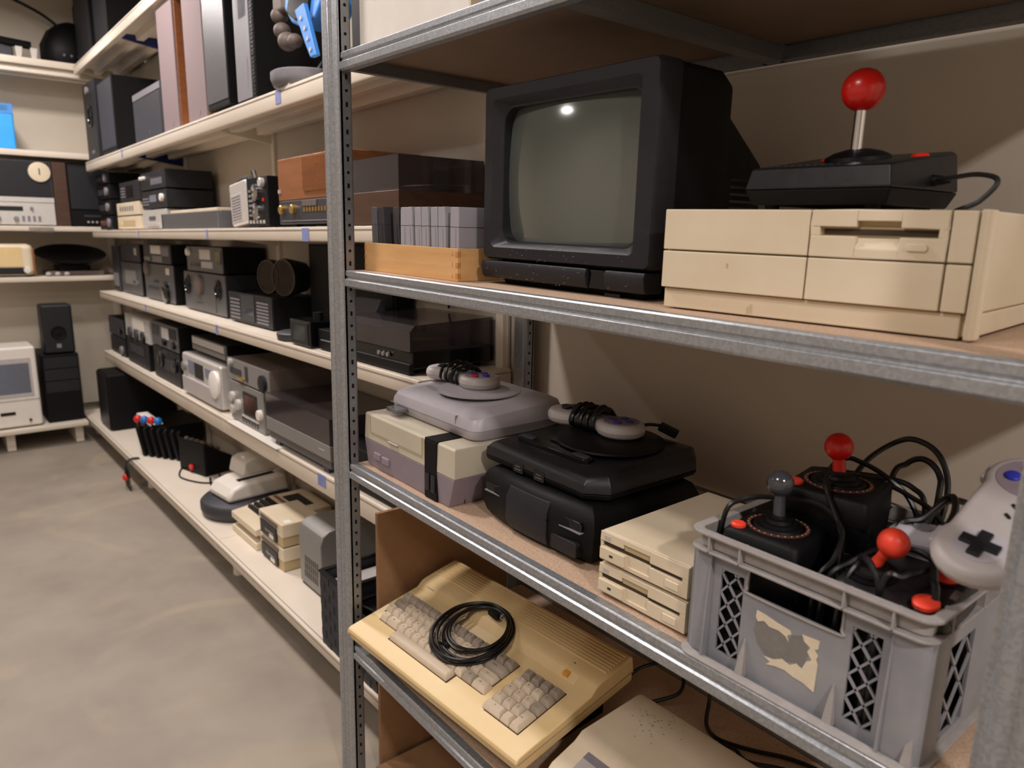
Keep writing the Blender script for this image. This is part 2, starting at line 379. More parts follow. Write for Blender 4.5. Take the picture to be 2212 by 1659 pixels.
rr=lambda y,x0,z0,x1,z1,r: [(p[0],y,p[1]) for p in rrect(x0,z0,x1,z1,r,4)]
R=[rr(.054,.002,.012,.483,.410,.012),rr(.175,.002,.014,.483,.410,.014),rr(.215,.01,.016,.474,.396,.016),rr(.218,.03,.018,.466,.352,.02),rr(.38,.08,.022,.44,.27,.02),rr(.40,.09,.024,.43,.255,.02)]
loft(b,R); part('rear_housing',b,BLKM,t,.001)
b=nb()
for i in range(10):
    z=.10+i*.0135
    box(b,.453,.235,z,.4605,.37-.006*i,z+.005)
part('vent_louvre',b,BLKG,t,kind='stuff')
b=nb(); prism(b,[(.035,.0),(.028,.016),(.38,.02),(.38,.0)],'x',.04,.45); part('base',b,BLKM,t,.003)
b=nb(); box(b,.36,.002+.02,-.0,.40,.05,.006); part('front_foot',b,BLK,t)
b=nb()
for i in range(60):
    x=random.uniform(.01,.47); z=random.choice([random.uniform(.012,.048),random.uniform(.055,.085)])
    y=-.0042 if z<.05 else -.0012
    if .33<x<.38 and z<.05: continue
    r=random.uniform(.0003,.0009); box(b,x,y,z,x+r,y+.002,z+r)
part('dust_speck',b,PAPER,t,kind='stuff')
# ---- desktop computer
t=thing('desktop_computer','wide beige desktop computer with one diskette slot','computer',(-.792,.9625,ZM),.0815)
W_,D_,H_=.461,.42,.1605
b=nb()
R=[rr(.006,.0,.034,W_,H_,.004),rr(.012,-.001,.034,W_+.001,H_+.001,.005),rr(.06,.0,.033,W_+.0,H_,.005)]
bxp('case',t,BEIGE,.002,.016,.0345,W_-.002,D_,H_-.001,.004)
bxp('plinth',t,BEIGE,.004,.016,.004,W_-.004,D_-.004,.034,.003)
bxp('plinth_front',t,BEIGE,.003,.008,.002,W_-.018,.017,.0335,.002)
for x in (.03,W_-.05):
    for y in (.03,D_-.05): bxp('rubber_foot',t,BLKM,x,y,0,x+.02,y+.02,.006)
gx=[.0,.243,.419,.449]
def panel(x0,x1,z0,z1): return bxp('front_panel',t,BEIGE,x0+.0012,0,z0+.0012,x1-.0012,.014,z1-.0012,.0016)
panel(.0,.243,.095,.1605); panel(.0,.243,.034,.095); panel(.243,.419,.034,.095); panel(.419,.449,.034,.095); panel(.419,.449,.095,.1605)
b=nb(); prism(b,[(W_-.011,.0),(W_-.003,.003),(W_,.012),(W_,.03),(W_-.011,.03)],'z',.002,H_); part('corner_post',b,BEIGE,t,.002,3)
bxp('panel_seam',t,BEIGED,.001,.0138,.0345,W_-.012,.0158,.158)
# drive fascia with slot: build frame around the slot
fz0,fz1=.0962,.1593; sx0,sx1,sz0,sz1=.257,.407,.1245,.137; nx0,nx1=.306,.362
b=nb()
for a in ((.2442,fz0,.4178,sz0),(.2442,sz1,.4178,fz1),(.2442,sz0,sx0,sz1),(sx1,sz0,.4178,sz1)):
    if a[1]==fz0:
        for q in ((.2442,fz0,nx0,sz0),(nx1,fz0,.4178,sz0),(nx0,fz0,nx1,.1085)): box(b,q[0],0,q[1],q[2],.014,q[3])
    elif a[3]==fz1:
        for q in ((.2442,sz1,nx0,fz1),(nx1,sz1,.4178,fz1),(nx0,.145,nx1,fz1)): box(b,q[0],0,q[1],q[2],.014,q[3])
    else: box(b,a[0],0,a[1],a[2],.014,a[3])
f=part('drive_fascia',b,BEIGE,t,.0012)
bxp('slot_floor',f,BEIGED,sx0,.009,sz0,sx1,.0125,sz1)
bxp('slot_gap',f,KEYD,sx0+.003,.0080,.1262,sx1-.003,.0092,.1345)
bxp('finger_notch',f,BEIGE,nx0,.0105,.1085,nx1,.0125,.1235); bxp('upper_notch',f,BEIGED,nx0,.0115,.1372,nx1,.0135,.145); b=nb(); prism(b,[(.0105,.1085),(.0105,.1225),(.0005,.1085)],'x',nx0,nx1); part('notch_ramp',b,BEIGE,f)  # upper notch floor in darker beige: its shade is put into the colour
b=nb(); prism(b,rrect(.371,.108,.397,.117,.004,4),'y',-.003,.006); part('eject_button',b,BEIGE,f,.001)
bxp('badge_mark',t,BEIGED,.118,-.0004,.072,.121,.002,.079)
bxp('case_scratch',t,BEIGED,.162,.0034,.006,.1625,.006,.02)
# ---- arcade joystick on computer
t=thing('arcade_joystick','black joystick with red ball top and metal shaft on the desktop computer','joystick',(-.70,1.04,ZM+H_+.0))
w=.228; d=.225
for x in (.02,w-.05):
    for y in (.02,d-.04):
        b=nb(); cyl(b,(x+.012,y+.012,0),.011,.009,'z',14); part('rubber_foot',b,BLKM,t)
def yz(pts): return pts
b=nb(); R=[]
def ring(z0f,z0b,i): return [(i,i,z0f),(w-i,i,z0f),(w-i,d-i,z0b),(i,d-i,z0b)]
loft(b,[ring(.008,.008,.010),ring(.0305,.0325,.0)]); part('lower_shell',b,BLKM,t,.003)
b=nb(); loft(b,[ring(.031,.033,.0),ring(.062,.090,.006),ring(.064,.094,.012)]); part('upper_shell',b,BLK,t,.003)
M=Matrix.Rotation(.135,4,'X')
b=nb(); lathe(b,[(.048,0),(.046,.006),(.034,.012),(.018,.016),(.011,.017)],(0,0,0),'z',30,Matrix.Translation((.124,.105,.0775))@M); part('dust_dome',b,BLKM,t)
b=nb(); cyl(b,(.124,.098,.088),.0085,.070,'z',20); part('shaft',b,CHROME,t)
b=nb(); ball(b,(.124,.098,.178),.031,32); part('ball_top',b,RED,t,sm=180)
for x,y in ((.066,.13),(.205,.13)):
    b=nb(); lathe(b,[(.0125,0),(.0125,.003),(.010,.006)],(0,0,0),'z',20,Matrix.Translation((x,y,.0625+y*.135-.001))@M); part('fire_button',b,RED,t)
b=nb()
for i in range(10): box(b,.03+i*.012,.018,.0655,.036+i*.012,.022,.0665)
part('worn_print',b,DGREY,t,kind='stuff')
b=nb(); tube(b,[(w-.004,.13,.047),(w+.02,.125,.048),(w+.06,.12,.052),(w+.09,.11,.042),(w+.075,.10,.015),(w+.05,.10,.0035),(w+.03,.16,.0035),(w+.04,.22,.0035)],.0036); part('cable',b,CABLE,t)
b=nb(); lathe(b,[(.008,0),(.0085,.01),(.006,.026),(.0042,.034)],(w-.012,.132,.046),'x',12); part('strain_relief',b,BLKM,t)
# ---- wooden box with cartridges
t=thing('wooden_box','finger-jointed pine box holding game cartridges','box',(-1.803,.955,ZM))
w,d,h,tk=.436,.15,.073,.009
bxp('front_board',t,PINE,0,0,0,w,tk,h,.0008); bxp('back_board',t,PINE,0,d-tk,0,w,d,h,.0008)
for x in (0,w-tk):
    bxp('side_board',t,PINE,x,tk+.0002,0.0002,x+tk,d-tk-.0002,h,.0008)
bxp('bottom_board',t,PINE,tk,tk,.001,w-tk,d-tk,.006)
b=nb()
for i in range(3): 
    z=.006+i*.024
    box(b,w-tk,-.0005,z,w+.0004,tk*.9,z+.012); box(b,-.0004,-.0005,z,tk,.006,z+.012)
part('finger_joint',b,PINEE,t,kind='stuff')
b=nb()
for z in (.008,.034,.058):
    box(b,w-.022,-.0006,z,w-.0205,.001,z+.008); box(b,w-.022,-.0006,z,w-.018,.001,z+.001)
part('dovetail_mark',b,PINEE,t,kind='stuff')
def cart(x,m,lab,lean=0,first=None,y=.972,depth=.115,wd=.030,h=.158):
    if first is None:
        t=thing('game_cartridge',lab,'cartridge',(x,y,ZM+.0065),group='cartridges standing in the pine box')
        b=nb(); prism(b,[(0,.0),(wd,0),(wd,h*.7),(wd-.0005,h-.006),(wd-.003,h),(.003,h),(.0005,h-.006),(0,h*.7)],'y',0,depth); part('shell',b,m,t,.0012)
        bxp('seam',t,DGREY,-.0002,-.0003,h*.715,wd+.0003,depth+.0002,h*.722)
        bxp('rear_half',t,m,wd*.62,-.0012,.01,wd*.68,.001,h*.70)
    else:
        t=first.copy(); COL.objects.link(t)
        for ch in first.children:
            c=ch.copy(); c.parent=t; COL.objects.link(c)
        t['label']=lab; t.matrix_world=frame('R',(x,y,ZM+.0065),(0,lean,0))
    t.matrix_world=frame('R',(x,y,ZM+.0065),(0,lean,0))
    return t
CL=mat('cartridge_light_grey',(150,148,156),.5,0,.04,20); CD=mat('cartridge_charcoal',(58,55,60),.5,0,.05,20); CM=mat('cartridge_mid_grey',(98,96,102),.5,0,.05,20)
cart(-1.791,CM,'medium grey game cartridge, leftmost in the pine box',-.06,y=.974)
d0=cart(-1.750,CD,'charcoal game cartridge leaning beside the leftmost one in the pine box',-.07,y=.972)
cart(-1.695,CD,'charcoal game cartridge nearest the light grey ones in the pine box',-.07,d0,y=.985)
names=['first','second','third','fourth','fifth','sixth']
l0=None
for i in range(6):
    c_=cart(-1.640+i*.0360,CL,'light grey game cartridge, %s of the light grey row from the left'%names[i],-.045 if i else .0,l0,y=.970-(i%2)*.003)
    l0=l0 or c_
cart(-1.4168,CL,'light grey game cartridge showing its broad side at the right end of the pine box',0,y=.968,wd=.034)
# ================================================================ TOP SHELF
t=thing('storage_case','cream boxy case on the top shelf of the galvanised rack','case',(-1.784,.94,.413)); 
bxp('body',t,OFFW,0,0,0,.475,.35,.36,.006); bxp('edge_trim',t,BEIGE,.470,-.001,.001,.478,.02,.36,.001)
b=nb(); cyl(b,(.085,-.002,.128),.02,.004,'y',20); part('round_knob',b,DGREY,t)
one('black_case',(lambda b:(box(b,0,0,0,.30,.3,.30),b)[1])(nb()),BLKM,'black case standing right of the cream case on the top shelf','case',(-1.29,.99,.413),bev=.004)
# ================================================================ LOWER SHELF (z=-.670)
ZL=-.670
# ---- front-loading console
t=thing('game_console','boxy cream and mauve grey front-loading game console with a black stripe','game console',(-1.785,.935,ZL))
w,d=.44,.32
b=nb()
def rg(z,x0,x1,y0): return [(x0,y0,z),(x1,y0,z),(x1,d,z),(x0,d,z)]
loft(b,[rg(.0,.010,w-.030,.006),rg(.006,.008,w-.029,.005),rg(.078,.0,w,.0)]); part('lower_shell',b,MAUVE,t,.002)
b=nb(); loft(b,[rg(.0785,.0,w,.0),rg(.148,.003,w-.002,.002),rg(.1525,.006,w-.005,.006)]); part('upper_shell',b,BEIGEN,t,.002)
# black stripe
b=nb(); loft(b,[[(.312,-.001,.002),(.366,-.001,.002),(.366,.02,.002),(.312,.02,.002)],[(.312,-.0015,.150),(.366,-.0015,.150),(.366,.02,.150),(.312,.02,.150)]]); box(b,.312,.0,.149,.366,.16,.1545); s=part('black_stripe',b,BLKM,t,.001)
for x in (.318,.343):
    b=nb(); prism(b,rrect(x,.022,x+.018,.066,.004,3),'y',-.004,.002); q=part('controller_port',b,BLK,s,.001)
    g=nb()
    for k in range(7): cyl(g,(x+.006+(k%2)*.006,-.0046,.028+(k//2)*.009),.0016,.001,'y',8)
    part('port_pin',g,DGREY,s,kind='stuff')
# flap outline + tab
b=nb()
for a in ((.035,.100,.300,.1006),(.035,.100,.0356,.149),(.3,.100,.3006,.149)): box(b,a[0],-.0014,a[1],a[2],.003,a[3])
part('flap_seam',b,BEIGED,t)
bxp('door_flap',t,BEIGEN,.037,-.0010,.102,.298,.012,.149,.001)
bxp('flap_tab',t,PGREY,.135,-.005,.0965,.185,.002,.1005,.001)
bxp('power_button',t,MAUVE,.055,-.005,.030,.092,.004,.050,.003); bxp('reset_button',t,MAUVE,.098,-.005,.028,.135,.004,.048,.003)
bxp('power_light',t,RED,.048,-.002,.042,.052,.002,.046)
b=nb()
for x in (.0,): box(b,w-.03,.05,.002,w-.026,.052,.02)
part('side_notch',b,KEYD,t)
b=nb()
for i in range(8): box(b,.04+i*.016,.18,.1524,.046+i*.016,.30,.1532)
part('top_groove',b,BEIGED,t,kind='stuff')
# ---- rounded grey disc console on top
t=thing('game_console','low rounded lilac grey disc game console stacked on the cream console','game console',(-1.76,1.0,ZL+.1535))
w,d=.405,.30
b=nb()
def rc(z,i,r): return [(p[0],p[1],z) for p in rrect(i,i,w-i,d-i,r,6)]
loft(b,[rc(0,.012,.03),rc(.004,.006,.03),rc(.026,.0,.03)]); part('lower_shell',b,LGREY,t,sm=50)
b=nb()
def rc2(zf,zb,i,r,fy=0):
    out=[]
    for p in rrect(i,i+fy,w-i,d-i,r,6):
        k=min(1,max(0,(p[1]-.0)/.1)); out.append((p[0],p[1],zf+(zb-zf)*k))
    return out
loft(b,[rc2(.0265,.0265,.0,.03),rc2(.040,.052,.002,.03),rc2(.050,.070,.008,.03),rc2(.054,.078,.022,.03),rc2(.0585,.081,.04,.03)]); part('upper_shell',b,LGREY,t,.001,sm=30)
b=nb(); lathe(b,[(.112,0),(.112,.0022),(.106,.0032),(.02,.0040)],(.215,.155,.0795),'z',40); part('disc_lid',b,LGREY,t)
b=nb(); lathe(b,[(.116,0),(.116,.0010),(.113,.0010),(.113,0)],(.215,.155,.0795),'z',40); part('lid_groove',b,LGREY,t)
bxp('front_notch',t,MGREY,.165,.001,.020,.205,.01,.034,.002)
bxp('front_seam',t,MGREY,.006,-.0002,.0255,w-.03,.006,.0265)
bxp('side_seam',t,MGREY,.322,.0005,.026,.3235,.05,.053)
c=bxp('memory_card',t,CLEARP,.045,-.035,.012,.100,.012,.024,.002,label='clear plastic memory card')
bxp('card_board',c,MGREY,.052,-.028,.015,.094,.008,.018)
b=nb(); box(b,.09,.065,.0762,.15,.067,.0772); box(b,.09,.072,.077,.135,.0735,.0780); part('brand_mark',b,MGREY,t)
# ---- controllers (dog-bone pads)
def pad(lab,loc,rz,ry=0,btn=(BLUE,RED,PURP,PURP),sc=1,fb=None,loops=True,rx=0,wf=1):
    t=thing('game_controller',lab,'game controller',loc,rot=(rx,ry,rz))
    L=.056*sc; r=.040*sc; h=.022*sc; wst=.026*sc*wf
    def outline(k,z):
        pts=[]; rr_=r-k; ww=wst-k
        a0=math.asin(min(.99,ww/rr_))
        for i in range(13):
            a=-PI+a0+ (2*PI-2*a0)*i/12 if False else None
        for i in range(15):
            a=-(PI-a0)+(2*(PI-a0))*i/14; pts.append((L+rr_*math.cos(a),rr_*math.sin(a),z))
        for i in range(15):
            a=a0+(2*PI-2*a0)*i/14; pts.append((-L+rr_*math.cos(a),rr_*math.sin(a),z))
        return pts
    b=nb(); loft(b,[outline(.006*sc,0),outline(.001*sc,.004*sc),outline(0,.009*sc)]); part('lower_shell',b,PGREY,t,sm=60)
    b=nb(); loft(b,[outline(0,.0095*sc),outline(.0008*sc,.016*sc),outline(.004*sc,.0205*sc),outline(.009*sc,h)]); part('upper_shell',b,PGREY,t,sm=60)
    b=nb(); cyl(b,(L,0,h-.0005),.029*sc,.0015,'z',30); part('face_disc',b,MAUVE,t)
    b=nb(); cyl(b,(-L,0,h-.0005),.0225*sc,.0012,'z',30); part('pad_disc',b,LGREY,t)
    b=nb(); a=.0055*sc; l=.017*sc
    prism(b,[(-a,-l),(a,-l),(a,-a),(l,-a),(l,a),(a,a),(a,l),(-a,l),(-a,a),(-l,a),(-l,-a),(-a,-a)],'z',0,.0055,Matrix.Translation((-L,0,h))); part('direction_pad',b,CHAR,t,.001)
    for (dx,dy),m in zip(((-.013,-.004),(.004,-.015),(-.004,.014),(.014,.004)),btn):
        b=nb(); lathe(b,[(.0072*sc,0),(.0072*sc,.003),(.0055*sc,.0045)],(L+dx*sc,dy*sc,h+.0008),'z',16); part('face_button',b,m,t)
    for dx in (-.006,.010):
        b=nb(); prism(b,rrect(-.005,-.002,.005,.002,.0019,3),'z',0,.003,Matrix.Translation((dx*sc,-.004*sc,h-.001))@Matrix.Rotation(.9,4,'Z')); part('menu_button',b,CHAR,t)
    for sx in (-1,1):
        b=nb(); box(b,sx*L-.012*sc,r-.010*sc,.006*sc,sx*L+.012*sc,r+.0008*sc,.016*sc); part('shoulder_button',b,LGREY,t,.003)
    if loops:
        b=nb(); rng=random.Random(int(loc[0]*1000))
        for i in range(loops):
            x=(-.030+.052*i/(loops-1))*sc; tl=rng.uniform(-.35,.35)
            P=[]
            for k in range(10):
                a=2*PI*k/10; yy=math.cos(a)*(wst+.006); zz=h/2+math.sin(a)*(h*.5+.007+rng.random()*.016)
                if zz<.004: zz=.0035
                P.append((x+tl*yy*.5+rng.uniform(-.002,.002),yy,zz))
            tube(b,P,.0031*sc,6,4,True)
        part('cable_wrap',b,CABLE,t)
    return t
p=pad('pale grey controller wrapped in its cable on the lilac grey disc console','' and 0 or (-1.640,1.165,-.4335),.02,sc=1.42,btn=(BLUE,RED,PURP,BLUE),loops=5)
p2=pad('pale grey controller with two purple buttons, cable-wrapped, on the upper black console',(-1.185,1.232,-.470),.06,ry=.0,sc=1.42,btn=(PURP,PURP,PURP,PURP),loops=13)
b=nb(); tube(b,[(.08,.04,.006),(.11,.06,.02),(.135,.085,.018)],.004)
part('cable_tail',b,CABLE,p2)
M=Matrix.Translation((.130,.08,.018))@Matrix.Rotation(.4,4,'Z')@Matrix.Rotation(.35,4,'Y')
b=nb(); box(b,0,-.012,-.009,.045,.012,.009,M); part('plug',b,BLKM,p2,.003)
# ---- lower black console
t=thing('game_console','big rounded black console at the bottom of the black stack','game console',(-1.305,.975,ZL))
w,d,h=.368,.35,.125
b=nb()
def fr_(z,o):   # front bulges in plan and profile
    pts=[]
    for i in range(11):
        u=i/10; pts.append((o+(w-2*o)*u,.012-.022*(1-(2*u-1)**2)+o*.8,z))
    pts+= [(w-o,d-o,z),(o,d-o,z)]
    return pts
loft(b,[fr_(.0,.022),fr_(.012,.010),fr_(.04,.0),fr_(.085,.0),fr_(.112,.012),fr_(.123,.03),fr_(.125,.05)]); part('body',b,BLKM,t,.002,sm=45)
for x0,x1 in ((.118,.252),):
    b=nb(); 
    def pl(z,o): 
        P=[]
        for i in range(7):
            u=(x0+o+(x1-x0-2*o)*i/6)/w; P.append(((x0+o)+(x1-x0-2*o)*i/6,.012-.022*(1-(2*u-1)**2)-.004+ (0 if z<.09 else (z-.085)*.5)+(0 if z>.03 else (.03-z)*.5),z))
        P+=[(x1-o,.04,z),(x0+o,.04,z)]; return P
    loft(b,[pl(.012,.004),pl(.03,0),pl(.085,0),pl(.108,.002)]); part('centre_panel',b,CHAR,t,.0015,sm=50)
bxp('panel_gap',t,BLKG,.116,-.0115,.070,.254,.02,.0725)
for x0,x1 in ((.03,.105),(.262,.345)):
    b=nb(); prism(b,rrect(x0,.074,x1,.092,.008,4),'y',(-.0005 if x0<.1 else .0005),.03); part('vent_recess',b,BLKG,t,.001)
    b=nb(); prism(b,rrect(x0,.070,x1,.0725,.0012,2),'y',-.0035,.01); part('vent_lip',b,MGREY,t)
b=nb(); prism(b,rrect(.262,.016,.338,.048,.006,4),'y',-.0065,.03); part('front_door',b,CHAR,t,.002)
bxp('top_latch',t,DGREY,.23,.12,.1245,.25,.135,.1262)
# ---- upper black console
t=thing('game_console','flat black game console with a round lid on top of the black stack','game console',(-1.312,1.0,ZL+.1255))
w,d=.367,.34
b=nb(); cc=.04
def oc(z,i,sl=0):
    P=[(i,i+.0),(w-cc-i*.3,i),(w-i,cc+i*.3),(w-i,d-cc*.6-i),(w-cc*.5,d-i),(cc*.5,d-i),(i,d-cc-i)]
    return [(x,y,z+sl*min(1,y/.12)) for x,y in P]
loft(b,[oc(0,.014),oc(.006,.004),oc(.016,.0)]); part('lower_shell',b,BLKM,t,.002)
b=nb(); loft(b,[oc(.0165,.0),oc(.034,.002,.006),oc(.045,.012,.016),oc(.048,.02,.018)]); part('upper_shell',b,BLK,t,.003)
b=nb(); 
lathe(b,[(.125,0),(.123,.004),(.116,.0065),(.03,.008)],(.205,.205,.0655),'z',40,None); part('disc_lid',b,BLKM,t)
b=nb(); prism(b,rrect(.045,.055,.275,.085,.013,5),'z',.053,.0635); s=part('switch_rail',b,BLKG,t,.002)
for x in (.05,.225):
    b=nb(); prism(b,rrect(x,.060,x+.045,.080,.009,4),'z',.063,.0665); part('slide_switch',b,DGREY,s,.001)
b=nb(); box(b,.115,.10,.0565,.205,.135,.0648); part('badge_plate',b,BLK,t,.001)
for x in (.105,.175):
    b=nb(); prism(b,rrect(x,.004,x+.034,.027,.003,3),'y',-.0012,.012); s=part('controller_port',b,BLKG,t,.001)
    b=nb()
    for k in range(9): cyl(b,(x+.009+(k%5)*.004+(k//5)*.002,-.0022,.012+(k//5)*.007),.0012,.0012,'y',6)
    part('port_pin',b,MGREY,s,kind='stuff')
bxp('switch_mark',t,DGREY,.148,.068,.0634,.166,.074,.0642)
# ---- two external floppy drives
def fdrive(z,lab):
    t=thing('floppy_drive',lab,'disk drive',(-.866,.9315,z),.02,group='floppy drives stacked beside the crate')
    w,d,h=.196,.33,.0625
    bxp('case',t,BEIGE,.0005,.006,.0045,w-.0005,d,h,.002)
    fz=h-.001
    # fascia pieces around slot
    b=nb()
    box(b,0,0,.044,.055,.006,fz); box(b,.0,0,.006,.064,.006,.034); 
    box(b,.115,0,.040,w,.006,fz); box(b,.055,0,.052,.115,.006,fz)
    box(b,.115,0,.006,w,.006,.032); box(b,.064,0,.006,.115,.006,.014)
    box(b,w-.012,0,.032,w,.006,.040); box(b,.0,0,.034,.006,.006,.044)
    f=part('fascia',b,BEIGE,t,.0008)
    bxp('disk_slot',f,KEYD,.006,.0045,.033,w-.012,.0058,.0445)
    bxp('slot_recess',f,BEIGED,.055,.0035,.041,.115,.0052,.052)
    bxp('finger_recess',f,BEIGE,.064,.003,.014,.115,.0055,.034)
    bxp('left_block',f,BEIGE,.002,-.004,.010,.060,.001,.032,.001)
    bxp('activity_light',f,INK,.026,-.0046,.019,.034,-.003,.023)
    bxp('logo_plate',f,PGREY,.010,-.0006,.047,.024,.001,.055)
    bxp('eject_button',f,BEIGE,.150,-.002,.012,.178,.002,.026,.001)
    for x in (.02,w-.04):
        for y in (.02,d-.04): bxp('rubber_foot',t,BLKM,x,y,0,x+.02,y+.02,.0048)
    return t
fdrive(ZL,'beige slimline floppy drive at the bottom, directly on the chipboard beside the crate')
fdrive(ZL+.0635,'beige slimline floppy drive on top of its twin beside the crate')
# ================================================================ CRATE
CX,CY=-.657,.903
t=thing('plastic_crate','grey plastic crate with diamond lattice windows full of joysticks','crate',(CX,CY,ZL+.0006))
w,d,h=.370,.38,.213
def cbox(name,*a,**k): return bxp(name,t,CRATE,*a,**k)
fy0,fy1=.019,.024
# front wall pieces around windows and hand hole
L0,L1,Rr0,Rr1=.057,.097,.264,.304; wz0,wz1=.018,.157; hx0,hx1,hz0,hz1=.103,.250,.136,.172
b=nb()
for a in ((.004,.0,L0,.183),(L0,.0,L1,wz0),(L0,wz1,L1,.183),(L1,.0,hx0,.183),(hx0,.0,hx1,hz0),(hx0,hz1,hx1,.183),(hx1,.0,Rr0,.183),(Rr0,.0,Rr1,wz0),(Rr0,wz1,Rr1,.183),(Rr1,.0,w-.004,.183)):
    box(b,a[0],fy0,a[1],a[2],fy1,a[3])
part('front_wall',b,CRATE,t)
cbox('back_wall',.004,d-.012,0,w-.004,d-.007,.183); cbox('floor_panel',.004,.02,.001,w-.004,d-.008,.005)
for x in (.004,):
    cbox('left_wall',x+.0015,.05,0,x+.005,d-.012,.183)
# right wall with lattice windows
b=nb(); xr=w-.009
for a in ((.05,0,.07,.183),(.07,0,.15,.02),(.07,.157,.15,.183),(.15,0,.23,.183),(.23,0,.31,.02),(.23,.157,.31,.183),(.31,0,d-.012,.183)): box(b,xr,a[0],a[1],xr+.005,a[2],a[3])
part('right_wall',b,CRATE,t)
def lattice(p0,p1,z0,z1,fix,ax,par,n=4):
    """diagonal bars clipped to a window"""
    b=nb(); wd=p1-p0; pitch=wd/1.5; 
    k0=-int((z1-z0)/pitch)-3
    for s in (1,-1):
        for k in range(k0,12):
            # line: z-z0 = s*(p-pc)*1.25 + k*pitch
            pts=[]
            for i in range(41):
                p=p0+wd*i/40; z=z0+s*1.25*(p-p0)+k*pitch*1.25
                if z0<=z<=z1: pts.append((p,z))
            if len(pts)<3: continue
            (a,za),(c,zc)=pts[0],pts[-1]
            L=math.hypot(c-a,zc-za); nx,nz=-(zc-za)/L*.0016,(c-a)/L*.0016
            q=[(a+nx,za+nz),(a-nx,za-nz),(c-nx,zc-nz),(c+nx,zc+nz)]
            prism(b,q,ax,fix,fix+.003)
    return part('lattice_bar',b,CRATE,par,kind='stuff')
lattice(L0,L1,wz0,wz1,fy0+.0005,'y',t); lattice(Rr0,Rr1,wz0,wz1,fy0+.0005,'y',t)
def lx(y0,y1):
    lattice(y0,y1,.02,.157,xr+.001,'x',t)
lx(.07,.15); lx(.23,.31)
# rim: rounded ring
def rrz(i,r,z): return [(p[0],p[1],z) for p in rrect(i,i,w-i,d-i,r,6)]
b=nb(); loft(b,[rrz(.016,.012,.186),rrz(.016,.012,h),rrz(.0,.024,h),rrz(.0,.024,.2085),rrz(.0125,.015,.2085),rrz(.0125,.015,.186),rrz(.016,.012,.186)],cap=False); part('rim',b,CRATED,t,.0012,sm=60)
b=nb(); loft(b,[rrz(.017,.012,.181),rrz(.017,.012,.1845),rrz(.001,.024,.1845),rrz(.001,.024,.181),rrz(.017,.012,.181)],cap=False); part('lower_flange',b,CRATED,t,.0008,sm=60)
for x in (.041,.095,.254,.318):
    b=nb(); prism(b,[(.001,h-.003),(.001,.182),(.022,.182),(.022,h-.003)],'x',x-.0014,x+.0014); part('rim_web',b,CRATED,t)
for y in (.055,.16,.24,.33):
    b=nb(); prism(b,[(w-.001,h-.003),(w-.001,.182),(w-.020,.182),(w-.020,h-.003)],'y',y-.0014,y+.0014); part('rim_web',b,CRATED,t)
for x in (.041,.318):
    b=nb(); prism(b,[(.012,.182),(.003,0),(.022,0),(.022,.182)],'x',x-.0016,x+.0016); part('wall_rib',b,CRATE,t,.0006)
# rounded lower corners of the hull
b=nb()
for x0,x1,y0 in ((.0,.041,.006),(.318,w,.006)):
    pass
prism(b,[(.041,.012),(.018,.012),(.010,.016),(.006,.024),(.006,.05),(.010,.05),(.010,.027),(.014,.020),(.020,.016),(.041,.016)],'z',.002,.182)
part('corner_column',b,CRATE,t,sm=60)
b=nb(); prism(b,[(.318,.012),(w-.018,.012),(w-.010,.016),(w-.004,.024),(w-.004,.05),(w-.008,.05),(w-.008,.027),(w-.014,.020),(w-.020,.016),(.318,.016)],'z',.002,.182)
part('corner_column',b,CRATE,t,sm=60)
for x in (.108,.249,w-.016):
    b=nb(); loft(b,[[(x-.007,.006,.002),(x+.007,.006,.002),(x+.007,.020,.002),(x-.007,.020,.002)],[(x-.0045,.012,.035),(x+.0045,.012,.035),(x+.0045,.020,.035),(x-.0045,.020,.035)],[(x-.001,.017,.062),(x+.001,.017,.062),(x+.001,.020,.062),(x-.001,.020,.062)]]); part('stacking_lug',b,CRATED,t,.001)
b=nb(); loft(b,[rrz(.004,.02,0),rrz(-.004,.026,.0),rrz(-.004,.026,.003),rrz(.004,.02,.006),rrz(.01,.015,.006)],cap=False); part('foot_flange',b,CRATED,t,.0008,sm=60)
b=nb(); tube(b,[(hx0,fy0,hz1),(hx0,fy0-.001,hz0+.008),(hx0+.008,fy0-.001,hz0),(hx1-.008,fy0-.001,hz0),(hx1,fy0-.001,hz0+.008),(hx1,fy0,hz1)],.0022,6,4); part('hand_hole_bead',b,CRATED,t)
# torn label: irregular polygons
def poly(b,pts,y,th=.0006): prism(b,pts,'y',y,y+th)
b=nb()
poly(b,[(.123,.117),(.137,.116),(.156,.112),(.178,.109),(.180,.104),(.174,.100),(.177,.090),(.172,.097),(.160,.101),(.145,.100),(.136,.105),(.126,.100),(.122,.106)],fy0-.0008)
poly(b,[(.196,.112),(.222,.114),(.221,.101),(.216,.098),(.222,.091),(.220,.084),(.223,.078),(.222,.034),(.205,.040),(.190,.041),(.176,.045),(.160,.043),(.146,.039),(.152,.046),(.141,.050),(.156,.052),(.170,.060),(.182,.056),(.192,.064),(.201,.060),(.206,.074),(.214,.080),(.206,.090),(.210,.098),(.200,.103)],fy0-.0008)
part('torn_label',b,PAPER,t,label='torn remains of a cream paper label')
b=nb(); poly(b,[(.124,.103),(.136,.106),(.150,.101),(.166,.101),(.176,.092),(.182,.104),(.196,.110),(.205,.098),(.208,.088),(.205,.074),(.200,.062),(.186,.062),(.176,.058),(.160,.054),(.142,.052),(.128,.066),(.121,.085)],fy0-.0003,.0003); part('glue_patch',b,GLUE,t)
